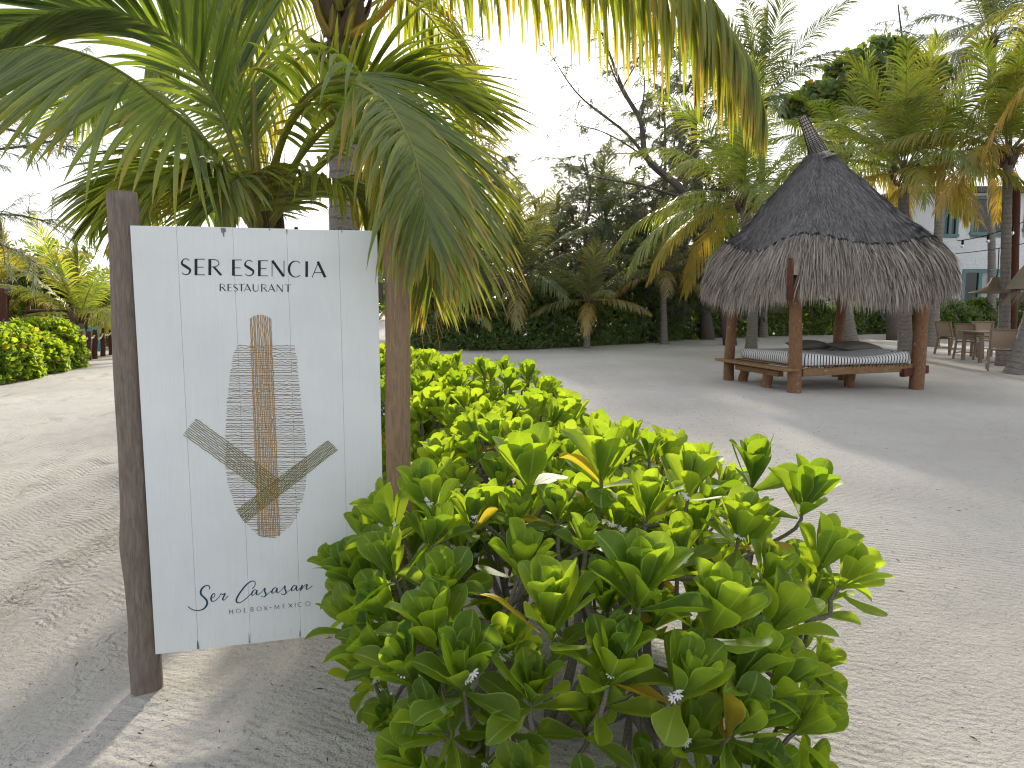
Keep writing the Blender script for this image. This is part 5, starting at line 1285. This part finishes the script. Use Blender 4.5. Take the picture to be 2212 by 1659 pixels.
YT = 7.5
tc_ = at(735, 40, YT); tp_ = thing("tall_coconut_palm", "tall coconut palm whose crown leaves the top of the picture", "palm", (at(748, 700, YT)[0], YT, 0))
palm_trunk_mesh([[at(748, 700, YT)[0], YT, -.15], at(744, 560, YT), at(742, 330, YT), at(738, 110, YT), tc_], .155, .125, n=60, ns=18).build("trunk", M["palm_trunk"], tp_)
rng = np.random.default_rng(72)
for k in range(26):       # old leaf bases and torn sheaths under the crown
    az = k * 2.4 + rng.normal(0, .1); z0 = tc_[2] - .50 + .045 * k; r_ = .17; b0 = np.array([tc_[0] + r_ * .8 * math.cos(az), tc_[1] + r_ * .8 * math.sin(az), z0]); L = rng.uniform(.30, .62); o = np.array([math.cos(az), math.sin(az), 0])
    b1 = b0 + o * rng.uniform(.08, .30) + [0, 0, L * (.9 if k > 4 else .3)]
    C = catmull([b0, b0 * .5 + b1 * .5 + o * .05, b1], 9); w_ = np.interp(np.linspace(0, 1, 9), [0, .4, .8, 1], [.14, .12, .07, .012]); sd = norm(np.cross(o, (0, 0, 1.)))
    rows = []
    for q in range(9):
        for f in np.linspace(-1, 1, 5): rows.append(C[q] + sd * f * w_[q] + o * (-.35 * f * f * w_[q]))
    Vf = np.array(rows); Vb = Vf - o * .018; F_ = grid_faces(9, 5); m_ = MB(); uv_ = np.stack(np.meshgrid(np.linspace(0, 1, 5), np.linspace(0, .5, 9)), -1).reshape(-1, 2); m_.add(Vf, F_, uv_); m_.add(Vb, F_[:, ::-1], uv_)
    m_.build("leaf_base", M["palm_boot"], tp_)
for (px, py, ex, ey) in ((688, 30, 670, -60), (762, 15, 790, -80), (720, 20, 716, -90), (812, 40, 870, -30)):
    m_ = MB(); a, b = at(715 if px < 735 else 750, 80, YT - .15), at(ex, ey, YT - .3); add_tube(m_, catmull([a, at(px, py, YT - .22), b], 8), np.linspace(.045, .03, 8), 8, (.9, .38)); m_.build("petiole", M["palm_leaf"], tp_)
near_frond(tp_, [(752, 30, 7.4), (830, -60, 7.25), (980, -105, 7.0), (1150, -110, 6.8), (1320, -78, 6.65), (1480, -8, 6.5), (1572, 58, 6.45), (1625, 140, 6.4), (1650, 240, 6.4)], 140, 1.15, .037, rng, True, age=.05, agev=.06, lift=-.25, droop=4.0, start=.16, ang=(72, 30), miss=.02, tipage=.55)
TF = [([(750, 25, 7.3), (860, -110, 7.0), (1050, -190, 6.7), (1250, -190, 6.4), (1420, -110, 6.2), (1540, 0, 6.1), (1600, 110, 6.05)], 66, .9, dict(age=.10, lift=-.2, droop=4.0, start=.18, tipage=.5)),
      ([(722, 30, 7.4), (650, -80, 7.3), (560, -110, 7.2), (450, -70, 7.1), (370, 10, 7.05), (320, 110, 7.0)], 60, .92, dict(age=.06, lift=-.2, droop=3.4, start=.18)),
      ([(725, 30, 7.6), (640, -20, 7.9), (560, 20, 8.2), (500, 110, 8.4), (470, 230, 8.5)], 54, .85, dict(age=.10, lift=0, droop=1.4, start=.18)),
      ([(760, 40, 7.6), (850, -10, 7.9), (930, 40, 8.2), (985, 140, 8.4), (1010, 260, 8.5)], 50, .8, dict(age=.12, lift=0, droop=1.5, start=.18)),
      ([(755, 90, 7.6), (830, 170, 7.9), (900, 260, 8.1), (960, 350, 8.2), (1000, 440, 8.3)], 50, .7, dict(age=.50, agev=.16, lift=.1, droop=1.3, start=.2)),
      ([(720, 90, 7.6), (640, 130, 8.0), (560, 220, 8.3), (510, 330, 8.5), (490, 430, 8.6)], 50, .75, dict(age=.18, lift=.1, droop=1.2, start=.2)),
      ([(730, 60, 7.7), (760, 150, 8.3), (790, 260, 8.7), (800, 380, 8.9), (805, 470, 9)], 44, .7, dict(age=.28, lift=.1, droop=1.2, start=.2)),
      ([(735, 20, 7.2), (700, -150, 6.7), (620, -280, 6.1), (520, -300, 5.5), (400, -260, 5.0)], 50, .9, dict(age=.05, lift=.0, droop=1.4, start=.18)),
      ([(740, 10, 7.6), (760, -200, 7.9), (800, -380, 8.3), (900, -480, 8.8)], 44, .9, dict(age=.05, lift=.2, droop=1.0, start=.2)),
      ([(738, 10, 7.3), (820, -200, 6.9), (920, -330, 6.4), (1060, -380, 5.9), (1200, -330, 5.5)], 50, .9, dict(age=.06, lift=.0, droop=1.4, start=.2))]
for px, npair, L, kw in TF: near_frond(tp_, px, int(npair * 1.45), L * 1.15, .037, rng, **kw)
# wicker basket hung on the trunk behind the sign
bk = at(772, 545, 7.25); bo = thing("wicker_basket", "brown wicker basket fixed to the palm trunk behind the sign", "basket", bk - [0, 0, .1]); m_ = MB(); th = np.linspace(0, 2 * np.pi, 25)
prof = [(.01, -.10), (.085, -.10), (.095, 0), (.105, .12), (.112, .125), (.098, .12), (.085, 0), (.075, -.085), (.01, -.085)]
V = np.array([[bk[0] + r_ * math.cos(a), bk[1] + r_ * math.sin(a), bk[2] + z_] for r_, z_ in prof for a in th]); m_.add(V, grid_faces(len(prof), 25)); m_.build("basket_body", M["basket"], bo)

# ------------------------------------------------------------------ sea naupaka: leaf templates
def naupaka_leaf(kind, nv=10, nu=5):
    rg_ = np.random.default_rng(900 + kind)
    v = np.interp(np.linspace(0, 1, nv), [0, .25, .5, .75, .9, 1], [0, .28, .58, .86, .965, 1]); u = np.linspace(-1, 1, nu)
    hw = np.interp(v, [0, .12, .3, .5, .66, .78, .86, .92, .965, 1], [.035, .055, .11, .185, .235, .243, .222, .18, .12, .03]) * rg_.uniform(.88, 1.15)
    V_, U_ = np.meshgrid(v, u, indexing='ij')
    x = U_ * hw[:, None]; bend = rg_.uniform(-.28, .22); cup = rg_.uniform(.3, .95); tipc = rg_.uniform(-.5, .1); curl = rg_.choice([0, 0, .5, .9])
    z = bend * V_ ** 2 * .55 + cup * (np.abs(U_) ** 2) * hw[:, None] * .8 + tipc * np.clip(V_ - .72, 0, 1) ** 2 * 2.2
    z -= curl * np.clip(np.abs(U_) - .6, 0, 1) * hw[:, None]
    y = V_ + .0 * z; x = x * (1 - .12 * cup * np.abs(U_)) + rg_.uniform(-.06, .06) * V_ ** 2 + .012 * np.sin(V_ * 14 + U_ * 3) * np.abs(U_)
    return np.stack([x, y, z], -1).reshape(-1, 3), grid_faces(nv, nu), np.stack([U_ * .5 + .5, V_], -1).reshape(-1, 2)
TEMPL = [naupaka_leaf(k) for k in range(10)]; TLOW = [naupaka_leaf(k, 8, 3) for k in range(10)]
_cache = {}
def leaf_mesh(kind, r, a):
    key = (kind, int(r * 3.99), int(a * 4.99))
    if key not in _cache:
        V, F, uv = TEMPL[kind]; _cache[key] = MB().add(V, F, uv, ((key[1] + .5) / 4, key[2] / 5)).mesh("leaf", M["naupaka_leaf"])
    return _cache[key]
fl_V, fl_F = [], []
for k in range(5):                                    # half-fan flower, five petals on one side
    a = R(-76 + 38 * k); d = np.array([math.sin(a), math.cos(a), .25]); s = np.array([math.cos(a), -math.sin(a), 0]); b = len(fl_V)
    for (q, w_, h_) in ((.1, .05, 0), (.5, .17, .06), (.85, .15, .02), (1.05, .02, -.12)): fl_V += [d * q + s * w_ + [0, 0, h_], d * q - s * w_ + [0, 0, h_]]
    fl_F += [[b + 2 * j, b + 2 * j + 1, b + 2 * j + 3, b + 2 * j + 2] for j in range(3)]
FLOWER = MB().add(fl_V, fl_F).mesh("flower", M["petal"])
def rosette(tip, ax, L, n, rng, old=.055, spread=(.06, .78)):
    """leaf frames round a shoot tip: list of (matrix rows x,y,z,o , length, age, rnd)"""
    ax = norm(ax); ref = np.array([1., 0, 0]) if abs(ax[0]) < .8 else np.array([0, 1., 0]); e1 = norm(np.cross(ax, ref)); e2 = np.cross(ax, e1); out = []; ph = rng.uniform(0, 6.28); base = np.clip(rng.normal(.5, .22), .05, .95)
    for k in range(n):
        q = k / (n - 1); a = ph + k * 2.39996 + rng.normal(0, .12); inc = spread[0] + (spread[1] - spread[0]) * q ** 1.1 + rng.normal(0, .08) + (rng.uniform(.2, .7) if q > .86 else 0)
        rad = e1 * math.cos(a) + e2 * math.sin(a); d = ax * math.cos(inc) + rad * math.sin(inc); nn = ax * math.sin(inc) - rad * math.cos(inc)
        d = norm(d + np.array([0, 0, -.12 * q])); s = norm(np.cross(d, nn)); tw = rng.normal(0, .22); nn = np.cross(s, d); s, nn = s * math.cos(tw) + nn * math.sin(tw), nn * math.cos(tw) - s * math.sin(tw)
        ll = L * (.42 + .58 * min(1, q * 2.4)) * rng.uniform(.86, 1.1); o = tip - ax * (.055 * q * L / .13) + rad * .006
        ag = rng.uniform(.38, .58) if (q > .75 and rng.random() < old) else rng.uniform(0, .03)
        out.append((s, d, nn, o, ll, ag, np.clip(base + rng.normal(0, .16), 0, 1)))
    return out
def pts_on_lobes(lobes, mind, rng, n=9000, zmin=.2):
    P, Nn, D = [], [], []
    for (c, r) in lobes:
        c, r = np.asarray(c, float), np.asarray(r, float); d = norm(rng.normal(0, 1, (n // len(lobes), 3))); p = c + d * r * rng.uniform(.9, 1.0, (len(d), 1)); nrm_ = norm(d / r)
        ok = (p[:, 2] > zmin) & (nrm_[:, 2] > -.62)
        for (c2, r2) in lobes:
            if c2 is c or np.allclose(c2, c): continue
            ok &= (((p - np.asarray(c2)) / np.asarray(r2)) ** 2).sum(1) > .93
        P.append(p[ok]); Nn.append(nrm_[ok])
    P, Nn = np.concatenate(P), np.concatenate(Nn); o = rng.permutation(len(P)); P, Nn = P[o], Nn[o]; keep = []
    K = np.zeros((0, 3))
    for i in range(len(P)):
        if len(K) == 0 or np.min(((K - P[i]) ** 2).sum(1)) > mind(P[i]) ** 2: keep.append(i); K = np.vstack([K, P[i]])
    return P[keep], Nn[keep]
def naupaka(label, lobes, hero, seed, mind, Lr, nleaf, roots, nsep=300, flowers=24, low=False, zmin=.2, upw=1.15):
    rng = np.random.default_rng(seed)
    bush = thing("naupaka_bush", label, "shrub", (roots[0][0], roots[0][1], 0), 0, "naupaka shrubs along the sign")
    P, Nn = pts_on_lobes(lobes, mind, rng, zmin=zmin)
    shoots = [(np.asarray(p), norm(np.asarray(a) * [1, .55, 1] + [0, 0, .35]), L * 1.28, max(11, int(n_ * 1.12))) for p, a, L, n_ in hero]
    hp_ = np.array([s[0] for s in shoots]) if shoots else np.zeros((0, 3))
    for p, n_ in zip(P, Nn):
        if len(hp_) and np.min(((hp_ - p) ** 2).sum(1)) < .14 ** 2: continue
        ax = norm(n_ * [1, 1, .8] * .6 + np.array([0, 0, upw]) + rng.normal(0, .22, 3)); shoots.append((p, ax, rng.uniform(*Lr), int(rng.integers(*nleaf))))
    leaves = []
    for (p, ax, L, n_) in shoots: leaves += rosette(p, ax, L, n_, rng)
    camp = np.array([0, 0, CAM_H]); O = np.array([l[3] for l in leaves]); LL = np.array([l[4] for l in leaves]); dist = np.linalg.norm(O - camp, axis=1)
    # leaves that show: not covered by many nearer leaves in the same direction
    dirs = (O - camp) / dist[:, None]; cov = np.zeros(len(O))
    for i in range(len(O)):
        near = (dist < dist[i] - .03); cov[i] = np.sum(near & ((dirs @ dirs[i]) > 1 - .5 * (.045 / 2.2) ** 2))
    px_ = CX + FOC * dirs[:, 0] / (dirs[:, 1] * CT - dirs[:, 2] * ST); py_ = CY - FOC * (dirs[:, 1] * ST + dirs[:, 2] * CT) / (dirs[:, 1] * CT - dirs[:, 2] * ST)
    inside = (px_ > -40) & (px_ < 2250) & (py_ < 1720) & (py_ > -40)
    score = LL / dist / (1 + 1.4 * cov) * np.where(inside, 1, .05); order = np.argsort(-score); sep = set(order[:nsep].tolist())
    rest = MB(); T = TLOW if low else TEMPL
    for i, (s, d, nn, o, ll, ag, r_) in enumerate(leaves):
        k = int(rng.integers(0, 10)); w_ = rng.uniform(.85, 1.2)
        if i in sep:
            ob_ = link("leaf", leaf_mesh(k, min(r_, .99), ag), bush, True); m4 = Matrix(((s[0] * w_, d[0], nn[0], o[0]), (s[1] * w_, d[1], nn[1], o[1]), (s[2] * w_, d[2], nn[2], o[2]), (0, 0, 0, 1))) @ Matrix.Diagonal((ll, ll, ll, 1))
            ob_.matrix_local = Matrix.Translation(-bush.location) @ m4
        else:
            V, F, uv = T[k]; rest.add(o + (V[:, :1] * w_ * s + V[:, 1:2] * d + V[:, 2:] * nn) * ll, F, uv, (r_, ag))
    rest.build("leaves", M["naupaka_leaf"], bush, kind="stuff")
    # woody frame: every shoot joins the nearest main stem
    br = MB(); mains = []
    for r_ in roots:
        r_ = np.asarray(r_, float)
        for k in range(6):
            az = rng.uniform(0, 6.28); e = r_ + np.array([math.cos(az) * rng.uniform(.15, .4), math.sin(az) * rng.uniform(.12, .35), rng.uniform(.38, .72)]); C = catmull([r_ - [0, 0, .06], r_ + (e - r_) * .45 + rng.normal(0, .07, 3) * [1, 1, .4], e], 10)
            add_tube(br, C, np.linspace(.022, .011, 10), 7); mains += list(C[4:])
    mains = np.array(mains)
    for (p, ax, L, n_) in shoots:
        dd = ((mains - p) ** 2).sum(1) + 1.2 * np.clip(mains[:, 2] - p[2] + .10, 0, 1) ** 2; j = mains[np.argmin(dd)]; b = p - ax * (.055 * L / .13 + .03)
        k1 = b - ax * .09 + rng.normal(0, .02, 3); mid = (j + k1) / 2 + rng.normal(0, .035, 3); C = catmull([j, mid, k1, b, p - ax * .01], 12); add_tube(br, C, np.interp(np.linspace(0, 1, 12), [0, .7, 1], [.0085, .0075, .0055]), 6)
    br.build("branches", M["grey_branch"], bush, kind="stuff")
    # white flowers tucked under the rosettes
    cand = [s for s in shoots if np.linalg.norm(s[0] - camp) < 3.4] or shoots; rng.shuffle(cand)
    for (p, ax, L, n_) in cand[:flowers]:
        for q in range(int(rng.integers(1, 5))):
            toc = norm(camp - p); c = p - ax * rng.uniform(.01, .035) + toc * rng.uniform(.025, .05) + rng.normal(0, .012, 3); z_ = norm(toc * .8 + rng.normal(0, .35, 3)); x_ = norm(np.cross((0, 0, 1.), z_)); y_ = np.cross(z_, x_); sc_ = rng.uniform(.013, .018)
            fo = link("flower", FLOWER, bush, True); fo.matrix_local = Matrix.Translation(-bush.location) @ Matrix(((x_[0], y_[0], z_[0], c[0]), (x_[1], y_[1], z_[1], c[1]), (x_[2], y_[2], z_[2], c[2]), (0, 0, 0, 1))) @ Matrix.Rotation(rng.uniform(2, 4.2), 4, 'Z') @ Matrix.Diagonal((sc_, sc_, sc_, 1))
    return bush
UP = np.array([0, 0, 1.0])
def H(px, py, Y, ax=(0, 0, 1), L=.15, n=16): return (at(px, py, Y) - np.array([0, 0, .05]), np.asarray(ax, float), L, n)
hero = [H(1628, 990, 2.75, (.05, -.15, 1), .155), H(1740, 1045, 2.6, (.25, -.1, 1), .15), H(1780, 1165, 2.35, (.3, -.2, .9), .135), H(1838, 1210, 2.3, (.65, -.1, .6), .125, 13), H(1600, 1110, 2.45, (.1, -.25, 1), .145),
        H(1385, 1230, 2.05, (.1, -.2, 1), .16, 18), H(1190, 1290, 2.0, (0, -.25, 1), .165, 18), H(1545, 1290, 2.05, (.25, -.2, .95), .155, 18), H(935, 1330, 2.15, (-.25, -.2, .9), .15, 18), H(1300, 975, 2.65, (.0, -.15, 1), .165, 17), H(1140, 985, 2.7, (-.1, -.15, 1), .165, 17),
        H(925, 1050, 2.6, (-.3, -.2, .9), .145, 15), H(835, 1085, 2.55, (-.6, -.2, .8), .13, 14), H(1115, 1085, 2.5, (0, -.4, .9), .09, 12), H(1265, 1130, 2.3, (0, -.4, .9), .09, 12), H(1400, 1060, 2.5, (.1, -.2, 1), .14), H(1490, 1010, 2.65, (.1, -.1, 1), .14),
        H(778, 1215, 2.6, (-.55, -.25, .8), .14, 15), H(718, 1190, 2.72, (-.8, -.1, .6), .085, 12), H(815, 1190, 2.62, (-.2, -.3, .9), .13, 14), H(838, 1290, 2.35, (-.6, -.3, .7), .15, 15), H(815, 1375, 2.25, (-.7, -.4, .45), .14, 14), H(880, 1420, 2.1, (-.4, -.55, .55), .14, 15), H(1000, 1420, 2.0, (-.05, -.5, .75), .15, 16),
        H(1150, 1455, 1.98, (.05, -.55, .6), .14, 15), H(1320, 1400, 1.95, (.1, -.5, .75), .155, 16), H(1480, 1440, 1.95, (.2, -.5, .7), .15, 16), H(1620, 1400, 2.05, (.5, -.35, .6), .15, 15), H(1680, 1310, 2.2, (.6, -.2, .6), .15, 14), H(1775, 1400, 2.3, (.6, -.3, .6), .09, 11), H(1745, 1530, 2.1, (.7, -.3, .45), .12, 12),
        H(1600, 1530, 1.98, (.35, -.6, .45), .15, 15), H(950, 1530, 2.0, (-.4, -.55, .4), .13, 14), H(900, 1610, 2.0, (-.5, -.5, .35), .13, 13), H(1640, 1640, 2.0, (.4, -.6, .4), .13, 13), H(1400, 1640, 2.1, (.2, -.6, .4), .11, 11), H(1270, 1530, 2.15, (0, -.6, .5), .12, 12), H(1040, 1600, 2.15, (-.2, -.6, .4), .11, 11), H(1490, 1560, 2.05, (.2, -.6, .5), .13, 13), H(1130, 1660, 2.0, (-.1, -.6, .4), .13, 13), H(1270, 1690, 2.0, (0, -.6, .4), .12, 12), H(1530, 1680, 2.0, (.2, -.6, .4), .13, 13), H(1740, 1640, 2.1, (.6, -.4, .4), .12, 12), H(980, 1680, 2.05, (-.3, -.5, .4), .12, 12), H(1690, 1440, 2.1, (.6, -.4, .5), .14, 14)]
naupaka("big glossy sea naupaka shrub in front, backlit, beside the sign", [((.22, 2.62, .34), (.74, .62, .52)), ((.74, 2.55, .40), (.36, .42, .42)), ((-.26, 2.58, .42), (.32, .38, .42)), ((-.47, 2.78, .54), (.16, .14, .18))],
        hero, 501, lambda p: .155, (.13, .18), (12, 17), [(.15, 2.62, 0), (.55, 2.55, 0), (-.2, 2.72, 0)], 300, 46, zmin=.16)
naupaka("naupaka shrubs continuing behind the front shrub past the sign post", [((.55, 3.45, .42), (.60, .55, .52)), ((-.02, 3.55, .42), (.55, .55, .54)), ((.12, 4.35, .42), (.62, .65, .54)), ((-.40, 4.8, .42), (.45, .55, .54))],
        [], 502, lambda p: .135, (.13, .165), (11, 15), [(.4, 3.4, 0), (0, 3.6, 0), (.1, 4.3, 0), (-.35, 4.8, 0)], 300, 10, True, zmin=.45)
naupaka("far end of the naupaka shrubs curving away behind the sign", [((-.12, 5.6, .46), (.62, .8, .60)), ((-.65, 6.3, .46), (.6, .8, .60)), ((-1.0, 7.2, .46), (.65, .8, .58)), ((-1.5, 8.3, .46), (.7, .8, .55)), ((-.85, 5.4, .46), (.4, .6, .56))],
        [], 503, lambda p: .145, (.13, .16), (10, 13), [(-.1, 5.6, 0), (-.6, 6.3, 0), (-1, 7.2, 0)], 220, 0, True, zmin=.5)
# yellow and brown spent leaves hanging low in the front shrub
rng = np.random.default_rng(77)
# ------------------------------------------------------------------ litter on the sand
LT = MB(); n = 900; x = rng.uniform(-3.5, 4.5, n); y = rng.uniform(1.9, 12, n) ** 1.0
Vv, Ff = [], []
for i in range(n):
    L = rng.uniform(.004, .022); a = rng.uniform(0, 6.28); c = np.array([x[i], y[i], gzf(x[i], y[i]) + .0035]); d = np.array([math.cos(a), math.sin(a), rng.uniform(-.1, .25)]) * L; s = np.array([-math.sin(a), math.cos(a), 0]) * rng.uniform(.001, .004)
    b = len(Vv); Vv += [c - d, c + s + [0, 0, .003], c + d, c - s]; Ff.append([b, b + 1, b + 2, b + 3])
o = LT.add(Vv, Ff).build("leaf_litter", M["litter"], None, kind="stuff"); tag(o, "scattered tiny twigs and dry leaf bits on the sand", "litter", kind="stuff")
